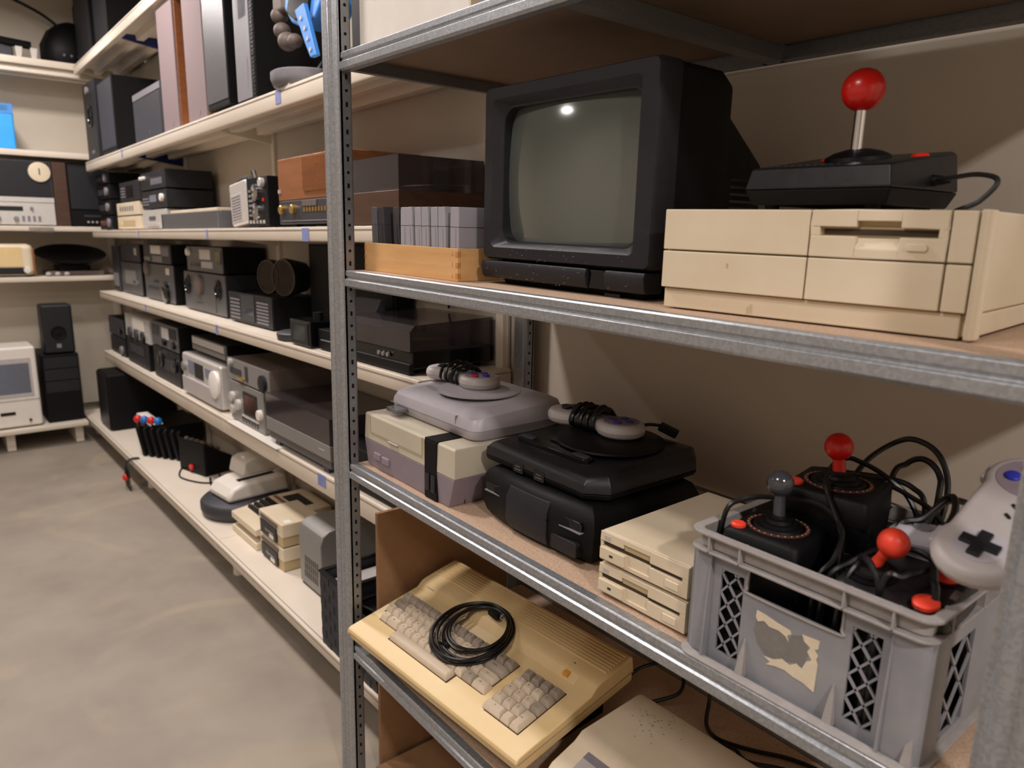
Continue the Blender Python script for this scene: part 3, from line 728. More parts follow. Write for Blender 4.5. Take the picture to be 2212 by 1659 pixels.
# ---- joysticks in the crate (crate inner floor z = ZL+.006)
ZF=ZL+.0065
def retro(lab,loc,rz,m,tilt=(0,0),ledc=REDO,s=1.0,stick=.062,hh=.09,rb=.021,bcol=None,lean=(0,0)):
    t=thing('joystick',lab,'joystick',loc,rot=(tilt[0],tilt[1],rz))
    a=.062*s
    b=nb(); loft(b,[[(x,y,z) for x,y in rrect(-a+i,-a+i,a-i,a-i,.012,4)] for z,i in ((0,.006),(.004,.002),(hh*.55,.0),(hh-.006,.002),(hh,.008))]); part('case',b,BLKM,t,.0,sm=50)
    bxp('case_seam',t,BLKG,-a-.0003,-a-.0003,hh*.5,a+.0003,a+.0003,hh*.5+.0015)
    b=nb(); lathe(b,[(.047*s,0),(.047*s,.0012),(.041*s,.0014),(.041*s,0)],(0,.004,hh),'z',40); part('dial_ring',b,mat('copper_print',(96,58,48),.5,.3),t)
    b=nb()
    for k in range(28):
        A=2*PI*k/28; cyl(b,(.044*s*math.cos(A),.004+.044*s*math.sin(A),hh+.001),.0010,.0006,'z',6)
    part('dial_tick',b,PAPER,t,kind='stuff')
    b=nb(); lathe(b,[(.038*s,0),(.036*s,.004),(.030*s,.004),(.029*s,.009),(.022*s,.009),(.020*s,.014),(.013*s,.015),(.012*s,.019),(.0,.019)],(0,.004,hh),'z',32); part('rubber_boot',b,BLKM,t,.0)
    M=Matrix.Translation((0,.004,hh+.012))@Euler((lean[0],lean[1],0)).to_matrix().to_4x4()
    b=nb(); lathe(b,[(.0095*s,0),(.0088*s,.02),(.0085*s,stick),(.009*s,stick+.004)],(0,0,0),'z',16,M); part('stick',b,m,t)
    b=nb(); ball(b,(0,0,stick+rb*.75),rb,24,1,M); part('ball_top',b,m,t,sm=180)
    b=nb(); lathe(b,[(.0115*s,0),(.0115*s,.005),(.009*s,.007)],(-a+.019,-a+.021,hh-.001),'z',18); part('fire_button',b,ledc,t)
    return t
BALLG=mat('dark_grey_gloss',(58,60,66),.15,0,.05,10,coat=.5)
REDD=mat('deep_red_plastic',(206,26,14),.3,0,.05,10)
def block_under(x0,y0,x1,y1,z1,lab,fr='R'):
    b=nb(); prism(b,rrect(0,0,x1-x0,y1-y0,.01,3),'z',0,z1-ZF-.0008)
    return one('support_box',b,BLKM,lab,'box',(x0,y0,ZF),bev=.003)  # plain black box that carries the joystick above it
j1=retro('black joystick with a dark grey ball top, front left in the crate',(-.560,.998,-.542),.10,BALLG,s=1.0,lean=(0,-.06),stick=.042,hh=.094,rb=.0205)
block_under(-.61,.935,-.51,1.04,-.542,'black box under the grey-topped joystick, seen through the crate hand hole')
j2=retro('black joystick with a deep red ball top at the back of the crate',(-.535,1.125,-.480),.16,REDD,s=1.12,lean=(0,-.12),stick=.030,hh=.085,rb=.0225)
block_under(-.595,1.065,-.475,1.20,-.480,'black box under the red-topped joystick at the back of the crate')
# two-button joystick, front right, tilted
t=thing('joystick','black joystick with bright red ball and two big red buttons, front right in the crate','joystick',(-.372,1.000,-.496),rot=(.20,-.02,.02))
b=nb(); loft(b,[[(x,y,z) for x,y in rrect(-.068+i,-.064+i,.082-i,.066-i,.020,5)] for z,i in ((0,.008),(.006,.002),(.026,.0),(.040,.004),(.044,.010))]); part('case',b,BLK,t,sm=50)
b=nb(); lathe(b,[(.034,0),(.033,.004),(.028,.0045),(.027,.009),(.021,.0095),(.018,.014),(.012,.016),(.0,.017)],(-.030,-.012,.043),'z',32); part('rubber_boot',b,BLKM,t)
M=Matrix.Translation((-.030,-.012,.052))@Euler((-.18,.50,0)).to_matrix().to_4x4()
b=nb(); lathe(b,[(.009,0),(.0075,.02),(.008,.040)],(0,0,0),'z',16,M); part('stick',b,REDO,t)
b=nb(); ball(b,(0,0,.050),.0205,26,1,M); part('ball_top',b,REDO,t,sm=180)
for x,y in ((.052,-.044),(.050,.030)):
    b=nb(); lathe(b,[(.0205,0),(.0205,.003),(.017,.004)],(x,y,.0435),'z',26); part('button_ring',b,BLKG,t)
    b=nb(); lathe(b,[(.0160,0),(.0160,.009),(.0125,.0115),(.0,.0118)],(x,y,.0435),'z',26); part('fire_button',b,REDO,t)
bxp('rating_plate',t,BROWNG,.066,-.010,.0425,.074,.012,.0445)
block_under(-.43,.945,-.315,1.045,-.508,'black box under the two-button joystick in the crate')
# big grey pad leaning on the right rim
def axes(p0,p1,nrm):
    X=(Vector(p1)-Vector(p0)).normalized(); Z=Vector(nrm); Z=(Z-X*Z.dot(X)).normalized(); Y=Z.cross(X)
    m=Matrix((X,Y,Z)).transposed().to_4x4(); m.translation=(Vector(p0)+Vector(p1))/2; return m
p3=pad('pale grey controller with blue, red and green buttons leaning on the crate right rim',(-.292,1.045,-.385),0,sc=1.30,btn=(GREEN,RED,BLUE,RED),loops=0,wf=1.35)
p3.matrix_world=Matrix.Translation((0,0,CAMZ))@axes((-.283,1.004,-.386),(-.279,1.100,-.345),(.10,-.66,.74))
b=nb(); prism(b,rrect(0,0,.08,.12,.01,3),'z',0,.185); one('support_box',b,BLKM,'black box propping up the pale grey controller at the right of the crate','box',(-.392,1.075,ZF),bev=.003)
# small grey gamepad
t=thing('game_controller','small grey two-handled gamepad lying behind the red-topped joystick','game controller',(-.392,1.085,-.4985),rot=(.1,.05,.5))
b=nb(); loft(b,[[(x,y,z) for x,y in rrect(-.04+i,-.026+i,.045-i,.028-i,.018,5)] for z,i in ((0.03,.008),(.05,.0),(.075,.0),(.09,.010))]); part('body',b,LGREY,t,.0,sm=60)
for sx in (-.03,.035):
    b=nb(); M=Matrix.Translation((sx,-.022,.055))@Matrix.Rotation(1.1,4,'X')
    lathe(b,[(.004,0),(.012,.006),(.016,.025),(.016,.04)],(0,0,-.045),'z',16,M); part('handle',b,LGREY,t,sm=60)
b=nb(); cyl(b,(.0,.0,.089),.012,.004,'z',16); part('thumb_pad',b,MGREY,t)
b=nb(); box(b,-.02,-.03,.060,.02,-.024,.075); part('shoulder_button',b,MGREY,t,.003)
# cables in the crate, each one a thing
def cab(lab,pts,r=.0034,cat='cable',fr='R',name='cable',group=None,m=CABLE):
    b=nb(); P=[Vector(p) for p in pts]; o=P[0].copy(); tube(b,[p-o for p in P],r*1.22,7,7)
    return one(name,b,m,lab,cat,o,fr=fr,group=group)
cab('black cable arching highest over the back of the crate',[(-.53,1.10,-.45),(-.545,1.18,-.42),(-.548,1.25,-.385),(-.525,1.29,-.355),(-.492,1.29,-.340),(-.452,1.285,-.352),(-.425,1.27,-.39),(-.415,1.24,-.44),(-.42,1.2,-.50),(-.42,1.2,-.655)],.0040)
cab('black cable arching behind the red-topped joystick to the left',[(-.60,1.21,-.655),(-.655+.03,1.21,-.47),(-.635,1.215,-.425),(-.60,1.22,-.410),(-.56,1.22,-.405),(-.52,1.24,-.405),(-.47,1.25,-.41),(-.44,1.24,-.45),(-.44,1.23,-.655)],.0038)
cab('black cable looping beside the shaft of the red-topped joystick',[(-.60,1.17,-.60),(-.585,1.18,-.42),(-.565,1.2,-.378),(-.54,1.21,-.378),(-.50,1.22,-.395),(-.46,1.23,-.43),(-.43,1.22,-.5),(-.43,1.22,-.655)],.0036)
cab('black cable making the middle arch behind the small grey gamepad',[(-.50,1.24,-.655),(-.505,1.25,-.42),(-.49,1.27,-.378),(-.465,1.275,-.366),(-.438,1.27,-.385),(-.428,1.25,-.43),(-.43,1.24,-.655)],.0042)
cab('black cable lying across the back left of the crate pile',[(-.61,1.12,-.60),(-.60,1.14,-.44),(-.56,1.18,-.40),(-.50,1.2,-.40),(-.45,1.2,-.41),(-.40,1.19,-.43),(-.36,1.18,-.5),(-.36,1.19,-.655)],.0034)
cab('black cable curving from the front left corner over the grey-topped joystick',[(-.632,.955,-.60),(-.634,.965,-.45),(-.615,.99,-.418),(-.575,1.02,-.410),(-.52,1.045,-.41),(-.475,1.03,-.43),(-.462,.99,-.46),(-.47,.96,-.50),(-.468,.95,-.655)],.0034)
cab('black cable running up between the two left joysticks in the crate',[(-.455,1.0,-.655),(-.462,1.01,-.50),(-.474,1.03,-.44),(-.515,1.055,-.39),(-.53,1.08,-.372),(-.51,1.10,-.37)],.0034)
cab('black cable coiled around the base of the two-button joystick',[(-.455,.955,-.655),(-.452,.952,-.49),(-.43,.975,-.45),(-.405,1.005,-.43),(-.37,1.03,-.425),(-.34,1.02,-.43),(-.335,.985,-.425),(-.35,.945,-.43),(-.37,.932,-.45),(-.375,.935,-.655)],.0038)
cab('black cable crossing the front of the two-button joystick boot',[(-.43,.94,-.655),(-.425,.945,-.49),(-.415,.965,-.44),(-.405,.95,-.425),(-.385,.935,-.428),(-.37,.932,-.47),(-.365,.932,-.655)],.0036)
cab('black cable draped from the small gamepad in front of the big grey pad',[(-.395,1.12,-.42),(-.385,1.13,-.385),(-.365,1.12,-.365),(-.35,1.09,-.375),(-.345,1.05,-.395),(-.335,1.0,-.41),(-.322,.97,-.43),(-.312,.955,-.46),(-.31,.96,-.655)],.0040)
cab('black cable kinked over the top of the small grey gamepad',[(-.425,1.06,-.46),(-.41,1.07,-.41),(-.39,1.09,-.40),(-.372,1.12,-.375),(-.355,1.14,-.375),(-.335,1.15,-.39),(-.32,1.16,-.45),(-.32,1.17,-.655)],.0040)
# ================================================================ BOTTOM SHELF (z=-1.240)
ZB=-1.240
KR=Euler((.1485,0,.062),'XYZ')
kt=thing('keyboard_computer','yellowed wedge-shaped keyboard computer tilted forward on the bottom shelf','computer',(-1.854,.9035,ZB+.005))
kt.matrix_world=Matrix.Translation((0,0,CAMZ))@Matrix.Translation((-1.761,.8583,-1.1733))@Matrix.Rotation(.062,4,'Z')@Matrix.Rotation(.1485,4,'X')@Matrix.Scale(.95,4)
w,d=.75,.43
def kprof(o=0):   # (y,z) of the upper shell
    return [(.0,.018),(.0,.024),(.004,.031),(.012,.0345),(.262,.044),(.285,.058),(.30,.0605),(.425,.066),(.43,.060),(.43,.018)]
b=nb(); prism(b,[(p[0],p[1]) for p in kprof()],'x',0,w); part('upper_shell',b,YELB,kt,.004,3)
b=nb(); prism(b,[(.004,.0175),(.005,-.004),(.013,-.010),(.42,-.010),(.426,-.004),(.426,.0175)],'x',.003,w-.003); part('lower_shell',b,YELB,kt,.003)
# vent ribs
for i in range(8):
    y=.338+i*.0108; zt=.0605+(y-.30)*.044
    b=nb(); prism(b,[(y-.0036,zt-.001),(y-.0018,zt+.0038),(y+.0018,zt+.0038),(y+.0036,zt-.001)],'x',.006,w-.012); part('vent_rib',b,YELB,kt,.0008)
bxp('shell_seam',kt,BEIGED,-.0004,-.0004,.0170,w+.0004,.4304,.0180)
b=nb(); prism(b,[(.262,.0440),(.285,.0582),(.2856,.0588),(.2618,.0449)],'x',.012,w-.06); part('name_strip',b,YELB,kt)
def ztop(y): return .0345+(y-.012)*.038
bxp('power_badge',kt,ORL,.644,.268,.044,.662,.284,.0592,.0008)
bxp('drive_light',kt,INK,.645,.312,.0608,.651,.315,.0616)
bxp('maker_mark',kt,PGREY,.04,.2735,.0535,.075,.2765,.0545)
# key wells
for x0,x1,y0,y1 in ((.0,.5,.0,.0),):
    pass
def well(x0,y0,x1,y1):
    b=nb(); prism(b,[(y0,ztop(y0)-.003),(y1,ztop(y1)-.003),(y1,ztop(y1)+.0006),(y0,ztop(y0)+.0006)],'x',x0,x1); part('key_well',b,KEYD,kt)
well(.145,.052,.424,.0885); well(.046,.087,.531,.1215); well(.024,.121,.531,.2235); well(.571,.056,.697,.0915); well(.559,.0905,.697,.229)
P_=.034
kc={}
def key(x,y,n,m,ny=1,txt=None,ht=.0165):
    k=(n,ny,m.name)
    if k not in kc:
        b=nb(); wx=n*P_-.0016; wy=ny*P_-.0016
        loft(b,[[(q[0],q[1],z) for q in rrect(i+sx,i+sy,wx-i-sx,wy-i-sy*.4,.0022,2)] for z,i,sx,sy in ((0,.0,0,0),(ht*.25,.0003,0,.0),(ht-.0012,.0048,0,.0020),(ht,.0058,0,.0026))])
        kc[k]=mesh('key',b,24); kc[k].materials.append(m)
    o=bpy.data.objects.new('key',kc[k]); COL.objects.link(o); o.parent=kt
    o.location=(x+.0008,y+.0008,ztop(y+.017)); 
    if txt:
        me=glyph(txt); l=bpy.data.objects.new('legend',me); COL.objects.link(l); l.parent=o
        l.location=(n*P_*.5-.0016-.0034*len(txt)*.5,P_*.5-.002+ (ny-1)*P_*.5,ht+.0001)
    return o
gc={}
def glyph(tx):
    if tx in gc: return gc[tx]
    c=bpy.data.curves.new('legend','FONT'); c.body=tx; c.size=.0085 if len(tx)<3 else .0055; c.extrude=.00012; c.resolution_u=1
    o=bpy.data.objects.new('tmp',c); COL.objects.link(o)
    dg=bpy.context.evaluated_depsgraph_get(); dg.update()
    me=bpy.data.meshes.new_from_object(o.evaluated_get(dg)); me.name='legend'; me.materials.clear(); me.materials.append(INK)
    bpy.data.objects.remove(o); gc[tx]=me; return me
K1,K2=KEYM,KEYG
b=nb(); loft(b,[[(q[0],q[1],z) for q in rrect(i,i,.270-i,.033-i*.6,.003,2)] for z,i in ((0,0),(.010,.0016),(.0155,.005),(.017,.0085))]); part('space_bar',b,K1,kt,sm=40,loc=(.149,.0545,ztop(.07)))
rows=[(.047,.0877,[(1,K1,'Ctl'),(1.6,K1,'Shift')]+[(1,K1,c) for c in 'ZXCVBNM,./'][:9]+[(1.2,K2,'A'),(1.6,K1,'Shift')]),
      (.0265,.1215,[(1,K1,'Cap'),(1,K1,'*')]+[(1,K1,c) for c in 'ASDFGHJKL;']+[(1,K1,'#'),(1.75,K1,'Ret')]),
      (.0230,.1555,[(1.6,K2,'Tab')]+[(1,K1,c) for c in 'QWERTYUIOP[']+[(2.3,K2,'Return')]),
      (.0195,.1895,[(1,K2,'Esc')]+[(1,K2,c) for c in '`1234567890-']+[(1,K2,'Bs'),(1,K2,'Del')])]
for x0,y,ks in rows:
    x=x0
    for n,m,tx in ks: key(x,y,n,m,1,tx); x+=n*P_
xs=.565; 
for r,(y,ks) in enumerate(((.0575,[(2,K1,'0'),(1,K1,'.')]),(.0915,[(1,K1,'1'),(1,K1,'2'),(1,K1,'3')]),(.1255,[(1,K1,'4'),(1,K1,'5'),(1,K1,'6'),(1,K2,'-')]),(.1595,[(1,K1,'7'),(1,K1,'8'),(1,K1,'9'),(1,K2,'+')]),(.1935,[(1,K2,'('),(1,K2,')'),(1,K2,'/'),(1,K2,'*')]))):
    x=.561 if r>1 else .561
    x=.5625-(.0)*r
    for n,m,tx in ks: key(x,y,n*.975,m,1,tx); x+=n*P_*.975
key(.5625+3*P_*.975,.0575,.975,K1,2,'Ent')
for x,yy in ((.05,.02),(w-.08,.02)): 
    bxp('rubber_foot',kt,BLKM,x,yy,-.013,x+.03,yy+.02,-.009)
# cable coil on the keyboard
t=thing('coiled_cable','black cable coiled up on top of the yellowed keyboard computer','cable',(0,0,0)); t.matrix_world=kt.matrix_world@Matrix.Translation((.340,.215,.058))
for i,(rx,ry,ox,oy,z,ph) in enumerate(((.118,.134,0,0,.002,0),(.106,.124,.006,.002,.008,.4),(.098,.114,.012,.008,.003,.9),(.112,.128,.002,-.004,.013,1.4),(.090,.106,.014,.012,.012,2.1),(.084,.10,.018,.012,.018,2.6))):
    b=nb(); P=[]
    for k in range(12):
        a=2*PI*k/12; q=.72
        x=rx*math.cos(a); y=ry*math.sin(a); P.append((ox+x*math.cos(q)-y*math.sin(q)+random.uniform(-.002,.002),oy+x*math.sin(q)+y*math.cos(q)+random.uniform(-.002,.002),z+.004*math.sin(a+ph)+.003))
    tube(b,P,.0045,7,6,True); part('cable_loop',b,CABLE,t)
M=Matrix.Translation((.002,.085,.018))@Matrix.Rotation(-.1,4,'Z')
b=nb(); loft(b,[[(x,y*(1 if abs(x)<.02 else .6),z*(1 if abs(x)<.02 else .6)) for y,z in ((-.009,-.007),(.009,-.007),(.009,.007),(-.009,.007))] for x in (-.026,-.018,.018,.026)],M=M); part('plug',b,BLKM,t,.002)
b=nb(); lathe(b,[(.009,0),(.009,.02),(.006,.03)],(-.03,-.085,.006),'x',14); part('plug',b,BLKG,t)
M=Matrix.Translation((.035,.088,.022))@Matrix.Rotation(.3,4,'Z')
bb=nb(); box(bb,-.003,-.008,-.001,.0,.008,.005,M); part('cable_tie',bb,PGREY,t)
# prop under the keyboard
b=nb(); prism(b,[(.0,.0),(.0,.062),(.31,.062+.31*.147),(.31,0)],'x',0,.60); one('wedge_case',b,BLKM,'black wedge-shaped case underneath the yellowed keyboard computer','case',(-1.72,.925,ZB),rz=.062,bev=.003)
# second machine
t=thing('keyboard_computer','pale beige computer with a grey inset panel at the bottom edge of the picture','computer',(-1.030,.965,ZB),.02)
w,d=.44,.33
b=nb(); prism(b,[(0,.0),(0,.052),(.02,.070),(.09,.090),(.115,.106),(d-.02,.112),(d,.106),(d,0)],'x',0,w); part('case',b,BEIGE,t,.006,3)
def zt2(y): return .070+(y-.02)*(.020/.07)
b=nb(); prism(b,[(.0225,.0700),(.088,.0888),(.088,.0908),(.0225,.0716)],'x',.05,.40); part('inset_panel',b,PGREY,t,.001)
b=nb(); prism(b,[(.070,.0846),(.088,.0898),(.088,.0918),(.070,.0866)],'x',.05,.40); part('panel_band',b,MGREY,t,.0005)
b=nb()
for i in range(40):
    x=random.gauss(.10,.03); y=random.gauss(.27,.03)
    if 0<x<w and .13<y<d-.01: box(b,x,y,.1085+(y-.115)*.028,x+.002,y+.0012,.1092+(y-.115)*.028)
part('surface_dirt',b,BROWNG,t,kind='stuff')
cab('black cable looping out behind the yellowed keyboard computer',[(-1.20,1.42,-1.232),(-1.19,1.48,-1.215),(-1.15,1.53,-1.20),(-1.09,1.53,-1.205),(-1.06,1.48,-1.225),(-1.09,1.40,-1.236),(-1.10,1.36,-1.236)],.0042)
cab('black cable trailing along the back of the bottom shelf',[(-.975,1.50,-1.16),(-.965,1.48,-1.20),(-.94,1.44,-1.2330),(-.89,1.42,-1.2330),(-.82,1.45,-1.2330),(-.74,1.50,-1.2330),(-.65,1.52,-1.2330),(-.52,1.5,-1.2330)],.0044)
cab('black cable lying nearer the front edge beside the pale beige computer',[(-.90,1.39,-1.2330),(-.85,1.42,-1.231),(-.80,1.41,-1.2330),(-.72,1.46,-1.2330),(-.62,1.45,-1.2330),(-.5,1.47,-1.2330)],.0040)
# ================================================================ ITEMS ON THE WHITE SHELVES (frame W)
def dev(name,lab,cat,x0,x1,y,z0,z1,dp,m,feats=(),face=None,bev=.004,feet=.008,group=None,fr='W',rz=0):
    """boxed appliance, front face towards -y. feats: (kind,u0,v0,u1,v1,material,part name) in fractions of the face"""
    t=thing(name,lab,cat,(x0,y,z0+.0005),rz,fr,group); w=x1-x0; h=z1-z0
    bxp('body',t,m,0,.006 if face else 0,feet,w,dp,h,bev)
    if face: bxp('front_panel',t,face,0,0,feet,w,.008,h,.002)
    if feet:
        for fx in (.05,.85):
            for fy in (.04,dp-.07): bxp('rubber_foot',t,BLKM,w*fx,fy,0,w*fx+w*.08,fy+.03,feet+.001)
    for ft in feats: feat(t,w,h,feet,*ft)
    return t
def feat(t,w,h,fe,kind,u0,v0,u1,v1,m,nm,*_):
    x0,x1=w*u0,w*u1; H=h-fe; z0,z1=fe+H*v0,fe+H*v1
    if kind=='p': return bxp(nm,t,m,x0,-.0035,z0,x1,.001,z1,.001)
    if kind=='b': return bxp(nm,t,m,x0,-.010,z0,x1,.001,z1,.002)
    if kind=='k':
        r=(x1-x0)/2; b=nb(); lathe(b,[(r,0),(r,-.016),(r*.85,-.019)],((x0+x1)/2,0,(z0+z1)/2),'y',18); return part(nm,b,m,t)
    if kind=='r':
        r=(x1-x0)/2; b=nb(); c=((x0+x1)/2,0,(z0+z1)/2); lathe(b,[(r,0),(r,-.008),(r*.9,-.008),(r*.86,-.002),(r*.8,0)],c,'y',28); o=part(nm,b,m,t)
        b=nb(); lathe(b,[(r*.8,-.001),(r*.35,.0),(r*.3,-.006),(.001,-.008)],c,'y',24); part('cone',b,BLKM,o); return o
    if kind=='s':
        b=nb(); n=int(_[0]) if _ else 8
        for i in range(n):
            a=x0+(x1-x0)*i/n; box(b,a,-.003,z0,a+(x1-x0)/n*.5,.001,z1)
        return part(nm,b,m,t,kind='stuff')
    if kind=='h':
        b=nb(); n=int(_[0]) if _ else 5
        for i in range(n):
            a=z0+(z1-z0)*i/n; box(b,x0,-.003,a,x1,.001,a+(z1-z0)/n*.5)
        return part(nm,b,m,t,kind='stuff')
SEAM=BLKG
# ---------------- level A
ZA=.572
dev('speaker','narrow black speaker with an oval port, leftmost on the upper long shelf','speaker',-6.87,-6.46,1.245,ZA,1.15,.33,CHAR,[('r',.34,.44,.72,.68,BLKG,'driver'),('k',.42,.86,.56,.92,SILV,'tweeter'),('p',.44,.08,.62,.12,MGREY,'badge')],bev=.008)
dev('speaker','tall black cloth-fronted speaker, second from the left on the upper long shelf','speaker',-6.33,-5.86,1.245,ZA,1.085,.34,BLKM,[('p',.03,.05,.97,.98,DGREY,'grille'),('p',.5,.09,.6,.12,SILV,'badge')],feet=.02)
dev('subwoofer','low dark grey box with a lighter top band on the upper long shelf','speaker',-5.33,-4.69,1.245,ZA,.87,.34,DGREY,[('p',.01,.86,.99,.99,MGREY,'top_band'),('p',.02,.02,.98,.83,DGREY,'grille'),('p',.55,.10,.58,.16,PGREY,'light')],feet=.01)
for x0,x1,lb in ((-4.67,-4.365,'left teak speaker with pink-grey cloth front and orange side on the upper long shelf'),(-4.20,-3.895,'right teak speaker with pink-grey cloth front, beside the grey tower')):
    t=thing('floor_speaker',lb,'speaker',(x0,1.245,ZA),fr='W',group='teak speakers on the upper long shelf'); w=x1-x0
    bxp('cabinet',t,TEAKO,0,.012,0,w,.335,.66,.003); bxp('grille',t,CLOTH,.004,0,.005,w-.004,.014,.655,.004); bxp('badge',t,SILV,w*.6,-.002,.03,w*.66,.002,.05)
dev('stereo_tower','grey flat-fronted tower with black side between the teak speaker and the PC','tower',-3.875,-3.575,1.245,ZA,1.235,.335,BLKM,[('p',.02,.04,.98,.99,GREYM,'front_door')],feet=.03)
t=dev('desktop_tower','silver grey computer tower with a black perforated side','computer',-3.465,-3.235,1.245,ZA,1.235,.335,BLKM,[('p',.04,.02,.80,.98,MGREY,'front_door'),('p',.30,.52,.70,.96,DGREY,'drive_bays'),('h',.45,.56,.65,.9,DGREY,'drive_lines',9),('p',.62,.10,.68,.28,OFFW,'led_strip'),('h',.86,.03,.97,.98,CHAR,'vent_hole',40)],feet=.004)
dev('flat_black_box','flat dark box beside the blue headset at the right end of the upper long shelf','box',-2.70,-2.42,1.30,ZA,.655,.24,CHAR,[('p',.0,.45,1,.5,BLKG,'seam')],feet=.002)
dev('black_unit','tall black unit with a small white label behind the rack post','tower',-2.40,-2.06,1.26,ZA,1.15,.32,BLKM,[('p',.46,.02,.54,.06,OFFW,'white_label'),('p',.46,.09,.54,.13,OFFW,'white_label')],feet=.01)
t=thing('headset','blue and brown head-worn headset toy on a round grey base','headset',(-2.98,1.33,ZA+.0005),fr='W')
b=nb(); lathe(b,[(.10,.0),(.13,.01),(.14,.035),(.14,.060),(.13,.066),(.0,.068)],(.06,0,0),'z',32); part('round_base',b,MGREY,t,sm=50)
b=nb(); tube(b,[(.12,.02,.05),(.19,.04,.12),(.20,.04,.22),(.13,.03,.30)],.022,10); part('arm',b,BLKM,t)
b=nb(); prism(b,[(-.02,.31),(.04,.25),(.14,.21),(.26,.22),(.32,.27),(.30,.37),(.14,.42),(.0,.38)],'y',-.05,.09); part('visor',b,SKYB,t,.015,3)
b=nb(); prism(b,[(.02,.29),(.10,.245),(.22,.25),(.24,.30),(.05,.335)],'y',-.06,-.045); part('visor_opening',b,BLKG,t,.006)
for x,z,r in ((-.11,.31,.035),(-.09,.25,.035),(-.04,.20,.04),(.03,.19,.03)):
    b=nb(); ball(b,(x,-.03,z),r,14,.9); part('glove_finger',b,BROWNG,t,sm=180)
b=nb(); box(b,-.14,-.05,.31,-.03,.03,.44); part('glove_cuff',b,BROWNG,t,.02,3)
b=nb(); prism(b,[(.17,.26),(.25,.27),(.32,.12),(.34,.075),(.29,.075),(.25,.13)],'y',-.09,-.07); s=part('strap',b,SKYB,t,.004)
b=nb()
for z,xx in ((.10,.30),(.14,.28),(.18,.26),(.22,.23)): cyl(b,(xx,-.094,z),.008,.005,'y',10)
part('rivet',b,PGREY,s)
b=nb(); box(b,0,0,0,.12,.06,.035); one('barcode_box',b,OFFW,'small white box with a barcode beside the round grey base','box',(-2.97,1.235-.012,ZA+.0005),fr='W',bev=.002)
# ---------------- level B
ZB2=.040
for z0,z1,lb in ((.040,.150,'bottom'),(.151,.270,'second'),(.271,.385,'third'),(.386,.475,'top')):
    dev('stereo_component','dark stereo component, %s of the four-high stack at the left end of the second shelf'%lb,'stereo',-6.86,-6.40,1.28,z0,z1,.29,BLKM,[('p',.08,.3,.45,.7,BROWNW if z1<.2 else DGREY,'display'),('k',.72,.35,.86,.65,MGREY,'knob')],group='dark components at the far end')
dev('cassette_deck','cream cassette deck at the bottom of the cream pair on the second shelf','stereo',-6.22,-5.55,1.28,ZB2,.135,.28,BEIGE,[('p',.25,.25,.8,.7,BEIGED,'cassette_door'),('p',.05,.3,.2,.6,YELB,'meter')])
dev('tuner','cream tuner on top of the cream cassette deck','stereo',-6.22,-5.55,1.28,.136,.232,.28,BEIGE,[('s',.15,.35,.8,.7,MGREY,'push_button',6)])
dev('cassette_deck','black cassette deck above the cream tuner on the second shelf','stereo',-6.08,-5.49,1.28,.233,.372,.28,CHAR,[('p',.35,.15,.65,.8,BLKG,'cassette_door'),('h',.08,.2,.28,.8,MGREY,'print_line',4)])
dev('tape_player','silver player with a dark slot beside the cream pair','stereo',-5.48,-4.90,1.28,ZB2,.165,.28,SILVB,[('p',.3,.45,.55,.65,BLKG,'slot'),('b',.2,.12,.7,.3,PGREY,'key_row')])
dev('video_player','black player with a small lit window above the silver player','stereo',-5.46,-4.87,1.28,.166,.282,.28,CHAR,[('p',.35,.35,.6,.75,LCD,'display'),('k',.82,.45,.9,.65,OFFW,'knob'),('h',.05,.2,.3,.7,MGREY,'print_line',3)])
dev('amplifier','black amplifier on top of the player stack with a row of pale knobs','stereo',-5.46,-4.87,1.28,.283,.40,.28,CHAR,[('k',.06,.6,.10,.8,OFFW,'knob'),('k',.18,.6,.22,.8,OFFW,'knob'),('s',.45,.25,.9,.6,MGREY,'push_button',7)])
dev('metal_case','long low brushed grey case in the middle of the second shelf','box',-4.83,-3.765,1.235,ZB2,.128,.26,GREYM,[('p',.0,.0,.006,1,DGREY,'edge'),('p',.96,.0,.965,1,MGREY,'edge')],feet=0)
b=nb(); box(b,0,0,0,.85,.2,.018); one('cream_tray',b,BEIGE,'thin cream tray lying on the long grey case','tray',(-4.78,1.27,.1295),fr='W',bev=.004)
t=thing('portable_radio','silver portable radio with a handle leaning against the black radio','radio',(-3.74,1.27,ZB2+.0005),fr='W',rot=(0,-.09,.0))
bxp('body',t,SILVB,.02,0,.003,.24,.08,.205,.012); bxp('speaker_grille',t,PGREY,.05,-.003,.02,.18,.004,.15,.003)
b=nb(); tube(b,[(.04,.04,.20),(.06,.04,.222),(.19,.04,.222),(.21,.04,.20)],.007,8,4); part('handle',b,DGREY,t)
b=nb(); 
for i in range(9): box(b,.055,-.0045,.03+i*.013,.175,-.002,.034+i*.013)
part('grille_line',b,MGREY,t,kind='stuff')
t=dev('world_radio','black upright radio with chrome dials and antenna beside the teak radio','radio',-3.465,-3.215,1.26,ZB2,.262,.22,BLKM,[('k',.36,.56,.66,.80,CHROME,'tuning_dial'),('k',.36,.18,.66,.42,CHROME,'volume_dial'),('s',.1,.05,.9,.12,SILVB,'push_button',5),('h',.1,.2,.28,.8,SILV,'scale_line',6),('k',.72,.80,.88,.94,SILVB,'knob'),('p',.75,.5,.82,.56,RED,'red_mark')])
b=nb(); tube(b,[(-.01,.05,.21),(-.04,.05,.26)],.012,8,0); part('antenna',b,CHROME,t)
t=dev('teak_radio','orange teak radio with a slatted grille, on the black amplifier','radio',-3.06,-2.47,1.245,.1465,.312,.33,TEAKO,feet=0)
for i in range(22): bxp('grille_slat',t,TEAKO,.26+i*.0135,-.009,.03,.267+i*.0135,-.001,.155,label=None)
